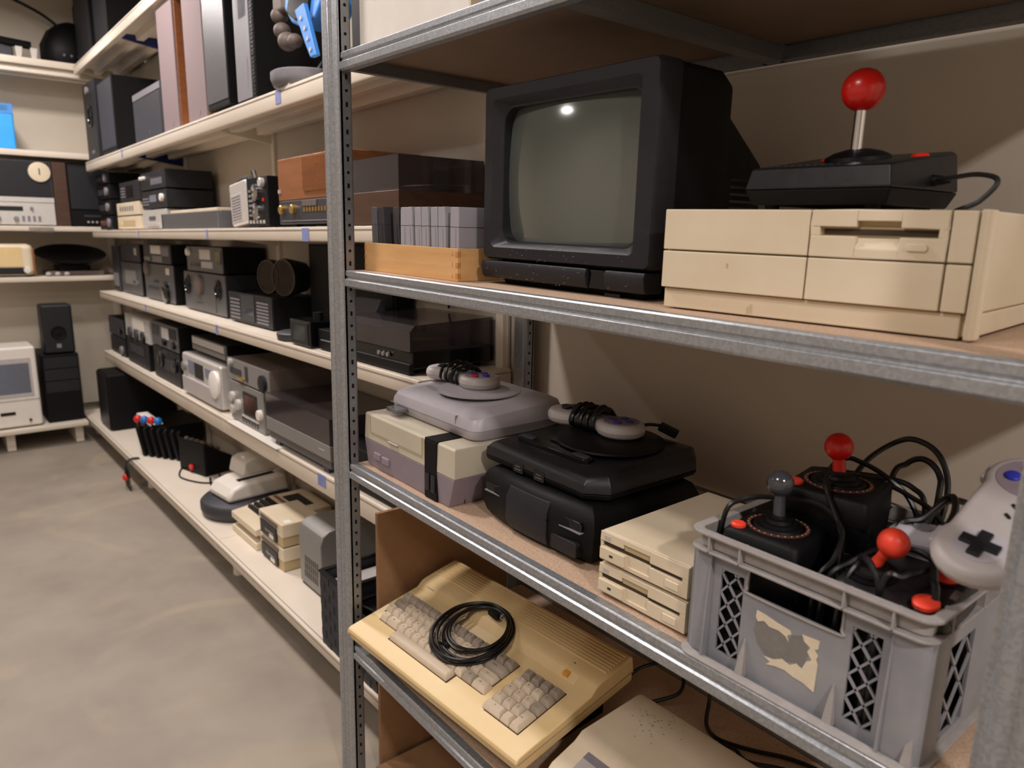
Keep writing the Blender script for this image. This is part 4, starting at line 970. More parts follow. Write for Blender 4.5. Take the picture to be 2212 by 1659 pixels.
bxp('knob',t,PGREY,.015,-.008,.03,.03,.004,.045)
dev('amplifier','black amplifier with gold levers and knobs under the teak radio','amplifier',-3.06,-2.47,1.245,ZB2,.146,.32,DGREY,[('k',.05,.5,.11,.75,GOLD,'lever'),('k',.24,.5,.30,.75,GOLD,'lever'),('s',.42,.5,.78,.68,GOLD,'push_button',8),('p',.40,.72,.62,.95,BROWNG,'dial_window'),('k',.85,.65,.93,.9,OFFW,'knob'),('h',.05,.12,.9,.2,MGREY,'print_line',1)],feet=.012)
t=thing('turntable','turntable with a teak plinth and smoked lid right of the rack post','turntable',(-2.45,1.245,ZB2+.0005),fr='W')
w=.36; d=.345
bxp('plinth',t,TEAK,0,0,.004,w,d,.112,.002)
for fx in (.02,w-.05):
    for fy in (.03,d-.06): bxp('rubber_foot',t,BLKM,fx,fy,0,fx+.03,fy+.03,.005)
b=nb(); cyl(b,(.18,.18,.112),.14,.014,'z',36); part('platter',b,SILV,t)
b=nb(); tube(b,[(.32,.30,.135),(.32,.2,.137),(.26,.08,.130)],.004,8,4); part('tone_arm',b,CHROME,t)
b=nb(); cyl(b,(.32,.30,.112),.016,.03,'z',16); part('arm_pivot',b,CHROME,t)
def lid(par,x0,y0,x1,y1,z0,z1,th=.0025,m=SMOKE):
    b=nb(); box(b,x0,y0,z1-th,x1,y1,z1); box(b,x0,y0,z0,x1,y0+th,z1-th); box(b,x0,y1-th,z0,x1,y1,z1-th); box(b,x0,y0+th,z0,x0+th,y1-th,z1-th); box(b,x1-th,y0+th,z0,x1,y1-th,z1-th)
    return part('dust_cover',b,m,par)
lid(t,.002,.002,w-.002,d-.002,.1125,.222)
# ---------------- level C
ZC=-.445
dev('clear_case','dim grey case at the far left end of the third shelf','box',-6.80,-6.60,1.33,ZC,-.08,.22,DGREY,[('p',.1,.1,.9,.4,MGREY,'window')])
dev('stereo_receiver','silver-grey receiver, bottom of the leftmost pair on the third shelf','stereo',-6.55,-5.93,1.34,ZC,-.20,.235,BLKM,[('p',.2,.3,.75,.75,SILV,'door'),('p',.6,.35,.85,.45,MGREY,'slot')],face=GREYM)
dev('stereo_receiver','darker receiver on top of the leftmost pair on the third shelf','stereo',-6.52,-5.93,1.34,-.199,-.065,.235,BLKM,[('p',.3,.3,.6,.8,DGREY,'window'),('p',.75,.4,.85,.8,SILVB,'badge')],face=DGREY)
dev('tape_deck','grey deck with big dark knob, bottom of the second pair on the third shelf','stereo',-5.82,-5.09,1.34,ZC,-.19,.235,BLKM,[('k',.66,.16,.86,.38,BLKG,'tuning_knob'),('p',.12,.3,.5,.38,DGREY,'slot'),('k',.06,.78,.2,.92,BROWNG,'knob'),('p',.78,.75,.88,.92,OFFW,'label'),('p',.35,.5,.5,.56,BLKG,'display')],face=GREYM)
dev('tape_deck','black deck with silver dial, top of the second pair on the third shelf','stereo',-5.80,-5.12,1.34,-.189,-.058,.235,BLKM,[('b',.34,.5,.68,.95,OFFW,'silver_dial'),('p',.7,.4,.95,.9,MGREY,'window'),('p',.35,.05,.7,.4,SILV,'door'),('p',.02,.1,.25,.3,SILV,'key_row')],face=DGREY)
dev('reel_recorder','grey recorder with two dark reels, bottom of the third pair on the third shelf','recorder',-4.85,-4.10,1.34,ZC,-.21,.235,CHAR,[('r',.02,.48,.18,.82,BLKG,'reel'),('r',.78,.44,.93,.82,BLKG,'reel'),('k',.33,.58,.49,.80,BROWNG,'dial'),('p',.22,.05,.78,.45,GREYM,'door'),('p',.3,.2,.5,.26,SILV,'badge')],face=GREYM)
dev('cassette_deck','grey cassette deck with pale keys, top of the third pair on the third shelf','stereo',-4.76,-4.12,1.34,-.209,-.06,.235,BLKM,[('p',.4,.5,.7,.9,SILVB,'cassette_door'),('s',.1,.2,.42,.34,BLKG,'piano_key',5),('p',.44,.16,.75,.42,PGREY,'key_row'),('p',.84,.35,.98,.85,BLKG,'black_knob_panel'),('k',.05,.7,.12,.85,OFFW,'knob')],face=GREYM)
t=dev('stereo_system','black hi-fi centre with a triangular window and rows of buttons','stereo',-4.02,-3.42,1.33,ZC,-.285,.24,BLKM,[('h',.05,.1,.28,.85,MGREY,'print_line',6),('h',.68,.1,.93,.85,MGREY,'print_line',7),('p',.32,.1,.62,.95,DGREY,'window'),('p',.38,.3,.6,.55,LCD,'triangular_light')],face=CHAR)
t=thing('round_speaker','pair of round black speaker horns on top of the hi-fi centre','speaker',(-3.50,1.42,-.2845),fr='W',rot=(0,0,.25))
for x,r in ((-.095,.085),(.03,.092)):
    b=nb(); lathe(b,[(.001,.10),(r*.8,.10),(r*.98,.02),(r,-.0),(r*.96,-.012),(r*.9,-.012),(r*.86,.0),(r*.4,.02),(.001,.012)],(x,0,.092),'y',32); o=part('horn',b,BLKM,t)
    b=nb(); lathe(b,[(r*.97,-.013),(r*.97,-.016),(r*.9,-.016),(r*.9,-.013)],(x,0,.092),'y',32); part('trim_ring',b,mat('dark_bronze',(90,80,72),.3,.7),o)
b=nb(); lathe(b,[(.09,0),(.105,.004),(.108,.03),(.10,.036),(.06,.04),(.0,.041)],(0,0,0),'z',28); o=one('round_charger',b,DGREY,'round charcoal puck at the front edge of the third shelf','puck',(-3.10,1.335,ZC+.0005),fr='W',sm=50)
t=dev('slide_viewer','black square viewer with a glass front on the third shelf','viewer',-2.985,-2.785,1.235,ZC,-.335,.16,BLKG,[('p',.08,.08,.92,.92,CHAR,'frame'),('p',.2,.2,.8,.8,mat('viewer_glass',(70,80,78),.08,.1),'glass')],feet=.004)
b=nb(); cyl(b,(.15,.06,.108),.02,.035,'z',16); part('top_knob',b,BLKM,t)
t=dev('tilt_phone','black angular device between the viewer and the rack post','device',-2.765,-2.50,1.26,ZC,-.36,.22,BLKM,[('p',.1,.45,.9,.5,MGREY,'chrome_line')],feet=.004)
b=nb(); prism(b,[(.10,.085),(.10,.10),(.16,.21),(.18,.21),(.18,.085)],'x',.03,.23); part('raised_cover',b,DGREY,t,.004)
t=thing('turntable','low black turntable under a clear smoked lid, seen through the rack','turntable',(-2.47,1.24,ZC+.0005),fr='W')
w=.435; d=.35
bxp('body',t,BLKG,.0,.01,.018,w,d,.078,.006); bxp('front_skirt',t,BLKM,.0,.0,.004,w,.02,.04,.006)
for fx in (.03,w-.07):
    for fy in (.03,d-.06): bxp('rubber_foot',t,BLKM,fx,fy,0,fx+.03,fy+.03,.019)
b=nb(); cyl(b,(.19,.18,.0785),.145,.016,'z',36); part('platter',b,GREYM,t)
b=nb(); tube(b,[(.38,.29,.105),(.38,.2,.107),(.31,.09,.10)],.005,8,4); part('tone_arm',b,GOLD,t)
b=nb(); 
for x in (.23,.26,.29): cyl(b,(x,-.001,.055),.008,.006,'y',10)
part('front_button',b,SILV,t)
b=nb(); y0,y1=.004,d-.004
prism(b,[(y0,.079),(y0,.145),(y0+.02,.165),(y1,.175),(y1,.172),(y0+.022,.162),(y0+.003,.144),(y0+.003,.079)],'x',.002,w-.002)
prism(b,[(y0+.003,.079),(y0+.003,.144),(y0+.022,.162),(y1,.172),(y1,.079)],'x',.002,.0045); prism(b,[(y0+.003,.079),(y0+.003,.144),(y0+.022,.162),(y1,.172),(y1,.079)],'x',w-.0045,w-.002)
part('dust_cover',b,SMOKE,t)
cab('thin black cable hanging on the wall above the low black turntable',[(-2.30,1.595,-.02),(-2.29,1.59,-.12),(-2.31,1.585,-.26)],.004,fr='W')
dev('cabinet','large matt black slab filling the back of the third shelf near the rack post','cabinet',-3.36,-2.56,1.50,ZC,-.03,.085,BLKM,[('p',.02,.02,.98,.98,BLKM,'front_board')],feet=0)  # plain black slab across the back of the shelf
# ---------------- level D
ZD=-.945
dev('stereo_component','dark component, lower one of the leftmost pair on the fourth shelf','stereo',-6.84,-6.33,1.27,ZD,-.805,.28,BLKM,[('k',.75,.2,.88,.45,MGREY,'knob')],face=CHAR)
dev('stereo_component','brownish grey component, upper one of the leftmost pair on the fourth shelf','stereo',-6.86,-6.33,1.27,-.804,-.65,.28,BLKM,[('k',.8,.3,.9,.5,BLKG,'knob')],face=DGREY)
dev('video_recorder','black recorder under the pale projector on the fourth shelf','recorder',-6.20,-5.56,1.26,ZD,-.755,.28,BLKM,[('p',.15,.45,.8,.8,DGREY,'cassette_flap'),('h',.5,.1,.9,.4,DGREY,'print_line',3)],face=CHAR)
dev('slide_projector','pale silver unit with three dark knobs and a pale corner on the fourth shelf','projector',-6.20,-5.50,1.26,-.754,-.575,.28,SILVB,[('k',.18,.12,.30,.32,DGREY,'knob'),('k',.45,.10,.57,.30,DGREY,'knob'),('k',.72,.10,.84,.30,BLKG,'knob'),('p',.35,.45,.8,.9,OFFW,'pale_panel')])  # off-white panel on the upper part of the silver front
dev('cassette_deck','dark blue-grey deck with two knobs under the grey dial receiver','stereo',-5.42,-4.80,1.26,ZD,-.728,.28,BLKM,[('k',.25,.55,.45,.8,BLKG,'knob'),('k',.8,.5,.95,.75,BLKG,'knob'),('p',.3,.35,.75,.7,DGREY,'window')],face=CHAR)
dev('stereo_receiver','grey receiver with a display and dark dials on the blue-grey deck','stereo',-5.42,-4.80,1.26,-.727,-.56,.28,BLKM,[('p',.05,.45,.3,.85,DGREY,'display'),('p',.42,.4,.68,.85,SILVB,'silver_panel'),('k',.50,.14,.58,.4,BLKG,'knob'),('k',.84,.14,.92,.4,BLKG,'knob'),('p',.7,.5,.95,.9,CHAR,'window')],face=GREYM)
t=dev('tape_player','white and silver tape player with three dark windows in the middle of the fourth shelf','stereo',-4.70,-4.0,1.25,ZD,-.69,.28,SILVB,[('p',.18,.55,.34,.88,LCD,'window'),('p',.36,.5,.58,.86,CHAR,'window'),('p',.64,.62,.78,.84,LCD,'window'),('b',.02,.03,.98,.42,PGREY,'lower_panel'),('k',.78,.42,1.0,.68,WHT,'volume_dial'),('k',.05,.6,.13,.75,SILV,'knob'),('p',.62,.12,.88,.3,OFFW,'cassette_door')],feet=.012,bev=.014)
dev('flat_tuner','thin silver tuner lying on the white and silver tape player','stereo',-4.64,-4.03,1.30,-.689,-.585,.26,BLKM,[('p',.02,.45,.95,.92,SILVB,'tuning_scale'),('p',.02,.05,.98,.35,SILV,'lower_strip')],face=GREYM,feet=.02)
dev('cassette_deck','silver cassette deck with a brown window beside the reel player','stereo',-3.85,-3.385,1.25,ZD,-.732,.28,SILV,[('p',.42,.28,.82,.85,CHAR,'cassette_frame'),('p',.46,.34,.78,.78,BROWNW,'cassette_window'),('s',.36,.06,.86,.18,BLKG,'piano_key',6),('s',.36,.19,.86,.24,OFFW,'key_light',9),('k',.05,.5,.16,.7,SILVB,'knob'),('k',.22,.35,.34,.55,SILVB,'knob'),('k',.05,.2,.15,.35,SILVB,'knob'),('k',.86,.35,.97,.55,OFFW,'knob')])
dev('amplifier','grey amplifier with level meters on top of the silver cassette deck','amplifier',-3.87,-3.30,1.25,-.731,-.615,.33,BROWNG,[('p',.08,.3,.36,.6,DGREY,'meter'),('b',.28,.1,.42,.25,GOLD,'lever'),('p',.46,.15,.52,.85,DGREY,'slot'),('k',.82,.2,.96,.6,CHAR,'knob'),('k',.10,.8,.16,.9,PGREY,'knob')],face=SILV)
t=thing('record_player','big silver record player with a dark lid at the right of the fourth shelf','turntable',(-3.285,1.222,ZD+.0005),fr='W')
w=.665; d=.35
bxp('body',t,BROWNG,0,.004,.06,w,d,.128,.003); bxp('front_panel',t,SILV,0,0,.068,w,.006,.130,.002); bxp('lower_skirt',t,GREYM,.02,.008,.03,w-.01,.02,.066,.002)
for fx in (.05,w-.11):
    for fy in (.02,d-.08): bxp('leg',t,DGREY,fx,fy,0,fx+.05,fy+.05,.061,.002)
bxp('maker_line',t,PGREY,w-.10,-.0012,.10,w-.05,.001,.103)
b=nb(); cyl(b,(.40,.17,.128),.14,.02,'z',36); part('platter',b,BROWNW,t)
b=nb(); cyl(b,(.40,.17,.148),.06,.05,'z',30); part('record_stack',b,BROWNW,t)
lid(t,.002,.002,w-.002,d-.002,.1285,.24)
dev('stereo_component','black component right of the big record player behind the rack post','stereo',-2.60,-2.05,1.24,ZD,-.78,.33,BLKM,[('h',.03,.1,.12,.8,MGREY,'print_line',4)],face=BLKM)
b=nb(); prism(b,rrect(0,0,.66,.10,.012,4),'z',0,.004); one('white_sheet',b,OFFW,'thin white sheet sticking out under the record player','sheet',(-3.80,1.205,ZD+.0008),fr='W',rz=0)
# ---------------- base shelf E
ZE=-1.5
t=dev('subwoofer','big black subwoofer on the base shelf at the far corner','speaker',-6.62,-6.24,1.10,ZE,-1.05,.47,BLKM,[('p',.04,.03,.96,.97,BLK,'front_cloth')],feet=.006,bev=.02)
dev('video_recorder','dark video recorder behind the controller heap on the base shelf','recorder',-5.95,-5.45,1.22,ZE,-1.33,.34,BLKM,[('p',.1,.5,.6,.8,DGREY,'cassette_flap')],face=CHAR)
b=nb(); prism(b,[(0,0),(.02,-.012),(.40,-.012),(.44,0),(.44,.012),(.02,.014)],'y',0,.08); one('white_board',b,WHT,'slim white board lying on the dark video recorder','board',(-5.93,1.16+.06,-1.3165),fr='W',bev=.006)
wm=nb(); prism(wm,[(0,0),(.075,.0),(.085,.02),(.055,.20),(.02,.22),(.0,.20)],'x',0,.028,None)
wme=mesh('case',wm,30); wme.materials.append(BLKM)
for i in range(7):
    t=thing('joystick',['black flat controller at the left front end of the leaning row','black flat controller, second in the leaning row, under the orange-red ball','black flat controller, third in the leaning row','black flat controller in the middle of the leaning row','black flat controller, third from the right end of the leaning row','black flat controller, second from the right end of the leaning row','black flat controller at the right end of the leaning row'][i],'joystick',(-5.40+i*.052,1.13+i*.030,ZE+.001),rot=(.12,-.12,.35),fr='W',group='black controllers leaning in a row on the base shelf')
    o=bpy.data.objects.new('case',wme); COL.objects.link(o); o.parent=t
    md=o.modifiers.new('bevel','BEVEL'); md.width=.006; md.segments=2
    if i<4:
        m=RED if i in (0,2) else mat('ball_blue',(20,110,190),.3)
        b=nb(); cyl(b,(.014,.03,.20),.007,.05,'z',8); part('stick',b,BLKM,t)
        b=nb(); ball(b,(.014,.03,.262),.027,16); part('ball_top',b,m,t,sm=180)
t=thing('key_controller','dark controller with clusters of pale round keys behind the leaning row','game controller',(-4.95,1.25,ZE+.0005),fr='W',rot=(.0,.0,.25))
b=nb(); prism(b,[(0,0),(.22,0),(.20,.10),(.0,.22)],'x',0,.30); part('case',b,BLKM,t,.01)
b=nb()
for i in range(4):
    for j in range(3):
        M=Matrix.Translation((.05+i*.06,.03+j*.05,.207-j*.028)); 
        ball(b,(.05+i*.06,.035+j*.05,.205-j*.03),.018,8)
part('round_key',b,BROWNG,t,kind='stuff')
b=nb(); cyl(b,(.15,-.012,.04),.02,.012,'y',12); part('red_button',b,RED,t)
cab('black cable looping forward over the base shelf from the leaning controllers',[(-5.02,1.30,ZE+.004),(-4.85,1.22,ZE+.0065),(-4.72,1.20,ZE+.0065),(-4.55,1.27,ZE+.0065),(-4.52,1.36,ZE+.0065),(-4.70,1.42,ZE+.0065)],.004,fr='W')
cab('black cable trailing in a wide loop behind the dark key controller',[(-4.62,1.34,ZE+.004),(-4.45,1.30,ZE+.0065),(-4.38,1.36,ZE+.0065),(-4.40,1.46,ZE+.0065),(-4.6,1.52,ZE+.0065)],.005,fr='W')
t=thing('hanging_joystick','small controller with a red ball hanging over the base shelf edge by its cables','joystick',(-5.35,1.035,-1.60),fr='W')
b=nb(); box(b,-.02,-.035,-.02,.03,-.012,.05); part('case',b,BLKM,t,.006)
b=nb(); ball(b,(.005,-.03,-.012),.026,14); part('ball_top',b,RED,t,sm=180)
for k,(dx,dz) in enumerate(((0,0),(.04,-.02),(-.04,-.04),(.02,-.06))):
    b=nb(); tube(b,[(dx*.5,.06,.105),(dx*.3,.005,.106),(dx,-.02,.06),(dx*1.5,-.022,-.0+dz),(dx+.04,-.022,-.04+dz),(dx-.02,-.022,-.066+dz*.3),(dx-.06,-.022,dz),(dx,-.02,.04)],.0035,6,5); part('cable',b,CABLE,t)
# white wedge device on round base
b=nb(); lathe(b,[(.20,0),(.225,.01),(.235,.04),(.235,.075),(.22,.09),(.0,.092)],(0,0,0),'z',40); o=one('round_device',b,DGREY,'round dark grey device under the white wedge on the base shelf','device',(-3.96,1.33,ZE+.0005),fr='W',sm=50)
t=thing('white_keyboard_unit','white rounded wedge keyboard unit resting on the round dark device','keyboard unit',(-4.08,1.17,ZE+.093),fr='W',rot=(0,0,.10))
b=nb(); prism(b,[(0,.0),(.0,.035),(.03,.075),(.10,.095),(.34,.10),(.36,.0)],'x',0,.25); part('body',b,OFFW,t,.022,4)
b=nb(); prism(b,[(.09,.0942),(.30,.0990),(.30,.1012),(.09,.0965)],'x',.155,.195); part('black_strip',b,BLKM,t)
b=nb(); prism(b,[(.14,.094),(.16,.17),(.20,.185),(.36,.18),(.36,.10)],'x',-.05,.13); part('raised_cover',b,OFFW,t,.012,3)
b=nb(); box(b,.04,.18,.17,.08,.20,.192); part('hinge_block',b,WHT,t,.003)
# two beige home computers stacked + floppy drives
for k,(z0,lb) in enumerate(((ZE,'bottom beige home computer of the stack beside the twin floppy drives'),(ZE+.072,'top beige home computer with dark keys beside the twin floppy drives'))):
    t=thing('home_computer',lb,'computer',(-3.70,1.165,z0+.0005),fr='W',group='beige home computers on the base shelf')
    b=nb(); prism(b,[(0,0),(0,.035),(.08,.045),(.20,.070),(.40,.0715),(.40,0)],'x',0,.34); part('case',b,BEIGE,t,.005)
    if k==1:
        b=nb()
        for i in range(10):
            for j in range(4):
                yy=.075+j*.03; zz=.045+(yy-.08)*.21+.001
                loft(b,[[(.03+i*.028+q[0],yy+q[1],zz) for q in ((0,0),(.024,0),(.024,.026),(0,.026))],[(.03+i*.028+q[0],yy+q[1],zz+.014) for q in ((.004,.004),(.020,.004),(.020,.022),(.004,.022))]])
        part('key',b,INK,t,kind='stuff')
        bxp('dark_label',t,INK,.06,.25,.0712,.26,.34,.0725)
        bxp('orange_band',t,TEAKO,.02,.215,.0705,.32,.235,.0725)
for z0,lb in ((ZE,'lower of two beige floppy drives at the front of the base shelf'),(ZE+.1155,'upper of two beige floppy drives, with a small white sticker on top')):
    t=thing('floppy_drive',lb,'disk drive',(-3.33,1.172,z0+.0005),fr='W',rz=0,group='twin beige floppy drives on the base shelf')
    w=.28; bxp('upper_case',t,BEIGE,0,.004,.048,w,.20,.112,.005); bxp('lower_case',t,BEIGED,.003,.006,.002,w-.003,.20,.048,.003)
    bxp('front_panel',t,CHAR,.03,-.002,.010,w-.06,.006,.075,.001)
    b=nb(); cyl(b,(.11,-.003,.042),.016,.006,'y',14); part('latch',b,BLKG,t)
    bxp('slot',t,SILV,.09,-.004,.038,.19,.0,.044); bxp('name_strip',t,BROWNG,.03,-.001,.085,w-.05,.005,.1)
    bxp('print_block',t,OFFW,.14,-.0035,.014,.19,.0,.032)
    if 'upper' in lb: bxp('sticker',t,WHT,w-.05,.03,.1118,w-.015,.06,.1126)
# toaster-like unit
t=thing('toaster','rounded grey metal toaster-like unit with side vents, before the black basket','toaster',(-2.92,1.20,ZE+.0005),fr='W')
b=nb(); prism(b,[(0,.012),(.0,.24),(.012,.275),(.04,.295),(.08,.30),(.36,.30),(.37,.27),(.37,.012)],'x',0,.22); part('shell',b,SILV,t,.006,3)
bxp('base',t,DGREY,.005,.005,0,.215,.36,.014,.003)
b=nb()
for r in range(3):
    for c_ in range(7): box(b,.05+c_*.02+r*.004,-.002,.05+r*.035,.058+c_*.02+r*.004,.001,.078+r*.035)
part('vent_hole',b,BLKG,t,kind='stuff')
b=nb(); P=[(.11+ (.02+.0055*k)*math.cos(k*.6),.2+(.02+.0055*k)*math.sin(k*.6)*1.2,.3005) for k in range(16)]; tube(b,P,.003,6,3); part('top_spiral',b,MGREY,t)
# woven baskets
def basket(lab,x0,x1,y0,y1,z0,z1):
    t=thing('basket',lab,'basket',(x0,y0,z0+.0005),fr='W'); w,d,h=x1-x0,y1-y0,z1-z0
    b=nb(); th=.008
    box(b,0,0,0,w,th,h); box(b,0,d-th,0,w,d,h); box(b,0,th,0,th,d-th,h); box(b,w-th,th,0,w,d-th,h); box(b,th,th,0,w-th,d-th,th); part('inner_wall',b,WOVEN,t)
    b=nb(); n=max(3,int(w/.035)); nd=max(3,int(d/.035)); m_=int(h/.03)
    for j in range(m_):
        for i in range(n):
            if (i+j)%2: box(b,w*i/n+.001,-.0015,h*j/m_+.001,w*(i+1)/n-.001,.0005,h*(j+1)/m_-.001)
        for i in range(nd):
            if (i+j)%2:
                box(b,w-.0005,d*i/nd+.001,h*j/m_+.001,w+.0015,d*(i+1)/nd-.001,h*(j+1)/m_-.001); box(b,-.0015,d*i/nd+.001,h*j/m_+.001,.0005,d*(i+1)/nd-.001,h*(j+1)/m_-.001)
    part('woven_strip',b,WOVEN,t,kind='stuff')
    b=nb(); box(b,-.005,-.005,h,w+.005,.012,h+.008); box(b,-.005,d-.012,h,w+.005,d+.005,h+.008); box(b,-.005,.012,h,.012,d-.012,h+.008); box(b,w-.012,.012,h,w+.005,d-.012,h+.008); part('rim',b,BLKM,t,.003)
    return t
basket('dark woven basket with paper inside, left of the rack post',-2.40,-2.215,1.06,1.45,ZE,-1.215)
b=nb(); box(b,0,0,0,.13,.3,.245); one('paper_stack',b,PGREY,'stack of papers inside the dark woven basket','papers',(-2.375,1.09,ZE+.0095),fr='W',bev=.003)
t=basket('dark woven basket behind the rack post with glossy black lid and pale handset on it',-2.195,-1.985,1.06,1.42,ZE,-1.265)
b=nb(); prism(b,[(0,0),(.18,0),(.16,.07),(.03,.05)],'y',0,.24); one('glossy_cover',b,BLKG,'glossy black angular cover lying in the basket behind the post','cover',(-2.18,1.09,-1.30),fr='W',bev=.006)
b=nb(); box(b,0,0,0,.18,.28,.18); one('black_carton',b,BLKM,'black carton filling the basket behind the post','carton',(-2.182,1.08,ZE+.0095),fr='W',bev=.003)
b=nb(); ball(b,(0,0,.018),.06,24,.3); one('pale_handset',b,BEIGE,'pale oval handset lying on the glossy black cover','handset',(-2.08,1.22,-1.2315),fr='W',sm=180)
# ---------------- top level T
for x0,x1,lb in ((-6.98,-6.45,'dark cabinet standing in the far corner on the top shelf'),(-6.3,-5.9,'dark cabinet second from the corner on the top shelf')):
    dev('cabinet',lb,'cabinet',x0,x1,1.26,1.316,1.85,.30,BLKM,[('p',.03,.03,.97,.97,CHAR,'door')])
# ================================================================ ITEMS ON THE LEFT WALL SHELVES (faces towards +x)
def devL(name,lab,cat,xf,y0,y1,z0,z1,dp,m,feats=(),face=None,bev=.004,feet=.008):
    t=dev(name,lab,cat,0,y1-y0,0,z0,z1,dp,m,feats,face,bev,feet); 
    t.matrix_world=frame('W',(xf,y0,z0+.0005),(0,0,PI/2)); return t
L1,L2,L3,L4=.65,.07,-.33,-1.515
devL('plastic_box','bright blue plastic box with a paler lid on the left wall shelf','box',-7.03,.42,.785,L1,.985,.3,BBOX,[('p',.0,.78,1,1,SKYB,'lid_band'),('p',.0,.84,.92,.97,mat('pale_blue',(110,190,240),.4),'lid_window')],feet=0,bev=.012)
devL('amplifier','silver amplifier with a dark slot and small knobs at the left picture edge','amplifier',-7.02,.42,.995,L2,.250,.3,SILVB,[('p',.30,.62,.62,.82,CHAR,'display'),('k',.70,.7,.74,.8,MGREY,'knob'),('k',.3,.2,.36,.36,SILV,'knob'),('k',.5,.2,.56,.36,SILV,'knob'),('s',.6,.15,.85,.4,MGREY,'lever',4)])
devL('tape_machine','dark tape machine with a round pale clock face on the silver amplifier','recorder',-7.02,.42,.995,.2505,.572,.3,DGREY,[('p',.0,.0,1,.12,SILVB,'silver_strip'),('p',.02,.14,.98,.98,CHAR,'dark_front')],feet=.002)
b=nb(); lathe(b,[(.075,0),(.075,.015),(.066,.017),(.0,.014)],(-7.0165,.912,.488),'x',32)
t=thing('round_dial','round pale dial with a single hand in front of the dark tape machine','dial',(0,0,0),fr='W'); part('dial_face',b,BEIGE,t)
b=nb(); box(b,-7.0025,.908,.465,-6.9995,.916,.515); part('hand',b,INK,t)
devL('speaker','teak-sided speaker standing next to the dark tape machine','speaker',-7.03,1.0,1.10,L2,.575,.3,TEAK,[],feet=0)
devL('speaker','black-fronted speaker in the corner above the stacked black receiver','speaker',-7.06,1.105,1.42,.20,.575,.3,BLKM,[('p',.03,.03,.97,.97,CHAR,'grille')],feet=.002)
devL('stereo_receiver','black receiver with tiny silver knobs under the corner speaker','stereo',-7.03,1.105,1.42,L2,.1995,.3,BLKM,[('k',.35,.15,.4,.35,SILVB,'knob'),('k',.45,.15,.5,.35,SILVB,'knob'),('k',.55,.15,.6,.35,SILVB,'knob'),('p',.3,.6,.7,.7,DGREY,'display')])
t=devL('tube_radio','cream rounded valve radio with a yellow grille on the left wall shelf','radio',-7.01,.40,.815,L3,-.07,.2,BEIGE,[('p',.04,.30,.80,.90,YELB,'grille_cloth'),('h',.04,.32,.80,.88,BEIGED,'grille_bar',10),('p',.03,.06,.85,.27,CHAR,'dial_strip'),('k',.80,.08,.92,.28,OFFW,'tuning_knob')],bev=.045)
bxp('wooden_edge',t,TEAKO,.40,-.001,.02,.417,.19,.22,.006)
t=thing('shallow_dish','large dark shallow dish leaning on the shelf next to the cream radio','dish',(-7.22,1.10,L3+.150),fr='W',rot=(.0,.28,0))
b=nb(); lathe(b,[(.05,-.03),(.18,-.01),(.26,.03),(.265,.035),(.255,.036),(.17,.005),(.0,-.015)],(0,0,0),'z',36); part('bowl',b,BLKM,t,sm=60)
b=nb(); prism(b,rrect(0,0,.36,.42,.03,4),'z',0,.04); one('tray_base',b,BROWNG,'low brown tray under the dark shallow dish','tray',(-7.40,.90,L3+.0005),fr='W',bev=.004)
b=nb(); prism(b,rrect(0,0,.24,.24,.02,4),'z',0,.045); one('dish_stand',b,BLKM,'black block between the brown tray and the dark dish','stand',(-7.34,.98,L3+.0415),fr='W',bev=.004)
for y,lb in ((.90,'left'),(.965,'middle'),(1.03,'right')):
    b=nb(); ball(b,(0,0,.018),.022,12,.8); one('small_part',b,PGREY,'small pale loose part in front of the dark dish, %s of three'%lb,'loose part',(-7.02,y,L3+.0005),fr='W',group='small pale parts',sm=180)
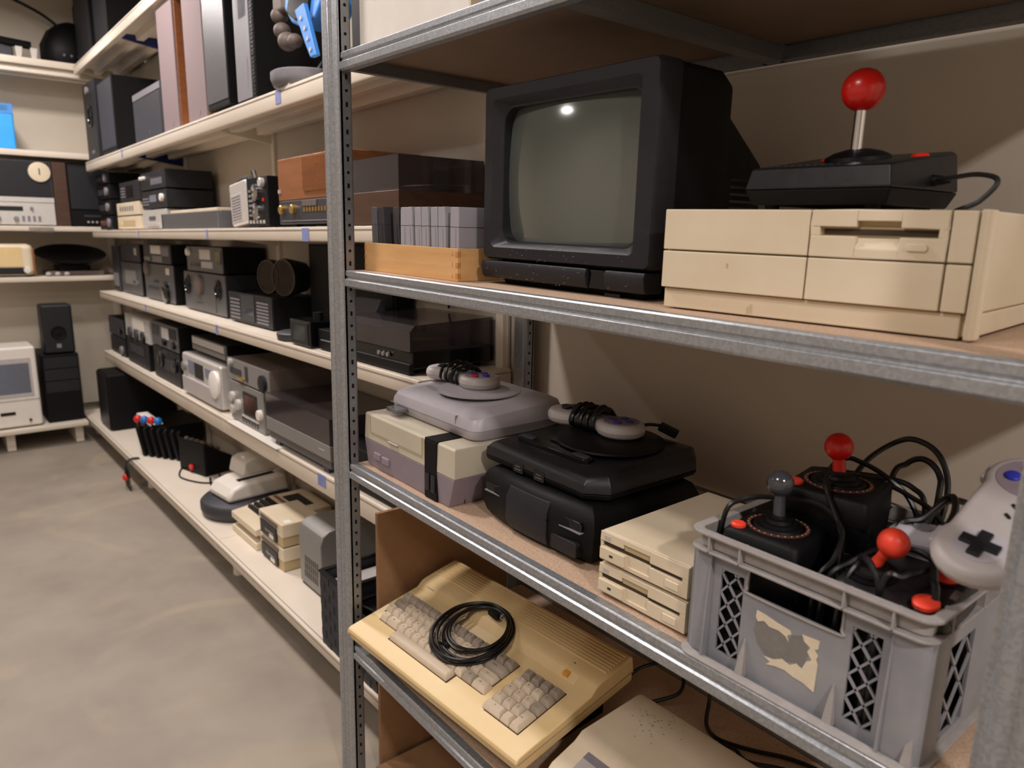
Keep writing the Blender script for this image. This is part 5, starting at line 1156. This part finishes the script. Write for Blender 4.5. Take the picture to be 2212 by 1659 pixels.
# all-in-one computer
t=devL('computer','white compact all-in-one computer with a grey screen on the left base shelf','computer',-6.86,.33,.73,L4,-.865,.36,OFFW,[('p',.03,.38,.90,.86,PGREY,'screen_surround'),('p',.06,.42,.86,.80,LCD,'screen'),('p',.30,.16,.55,.20,BLKG,'disk_slot'),('k',.76,.06,.81,.10,INK,'socket'),('p',.02,.335,.98,.34,MGREY,'seam')],feet=.01,bev=.02)
devL('computer_tower','wide black cabinet with drawer lines on the left base shelf','computer',-6.90,.77,1.03,L4,-.955,.5,BLKM,[('p',.04,.80,.96,.96,CHAR,'drive_door'),('p',.04,.62,.96,.78,CHAR,'drive_door'),('p',.04,.44,.96,.60,CHAR,'drive_door')],feet=.01)
devL('speaker','black-blue upright speaker standing on the black cabinet in the corner','speaker',-6.92,.80,1.02,-.9545,-.55,.2,CHAR,[('p',.4,.12,.55,.2,MGREY,'badge'),('r',.25,.3,.75,.55,BLKM,'driver')],feet=.004,bev=.02)
# bag and tripod on the top shelf
t=thing('camera_bag','black soft bag with straps on the top shelf of the left wall','bag',(-7.18,1.235,1.3355),fr='W')
b=nb(); R=[]
for z,sx,sy,oy in ((0,.13,.18,0),(.05,.15,.20,0),(.15,.15,.20,0),(.25,.12,.16,.01),(.31,.08,.10,.02),(.34,.02,.03,.02)):
    R.append([(sx*math.cos(2*PI*i/20),oy+sy*math.sin(2*PI*i/20)*(1+.06*math.sin(i*2.3)),z) for i in range(20)])
loft(b,R); part('bag_body',b,BLKM,t,sm=60)
b=nb(); box(b,-.08,.06,.20,.06,.20,.50); part('bag_pouch',b,BLKM,t,.03,3)
b=nb()
for i in range(4): ball(b,(.152,-.06+i*.05,.06),.010,8)
part('snap',b,MGREY,t,kind='stuff')
b=nb(); tube(b,[(.06,-.06,.28),(.06,-.22,.38),(.06,-.5,.47),(.06,-.9,.50)],.012,8); part('strap',b,BLKM,t)
t=thing('tripod','black folded tripod lying on the left wall top shelf left of the bag','tripod',(-7.16,.55,1.3355),fr='W')
b=nb(); tube(b,[(0,-.3,.13),(0,.0,.14),(0,.42,.12)],.03,10,2); part('tube_leg',b,BLKM,t)
b=nb(); box(b,-.05,-.3,0,.0,.30,.10); part('lower_case',b,DGREY,t,.01)
for y in (.33,.43):
    b=nb(); prism(b,[(y-.015,0),(y+.015,0),(y+.03,.10),(y-.02,.10)],'x',.0,.03); part('foot_clamp',b,OFFW,t,.003)
b=nb(); box(b,-.01,.12,.16,.01,.18,.19); part('clip',b,BLKM,t,.004)
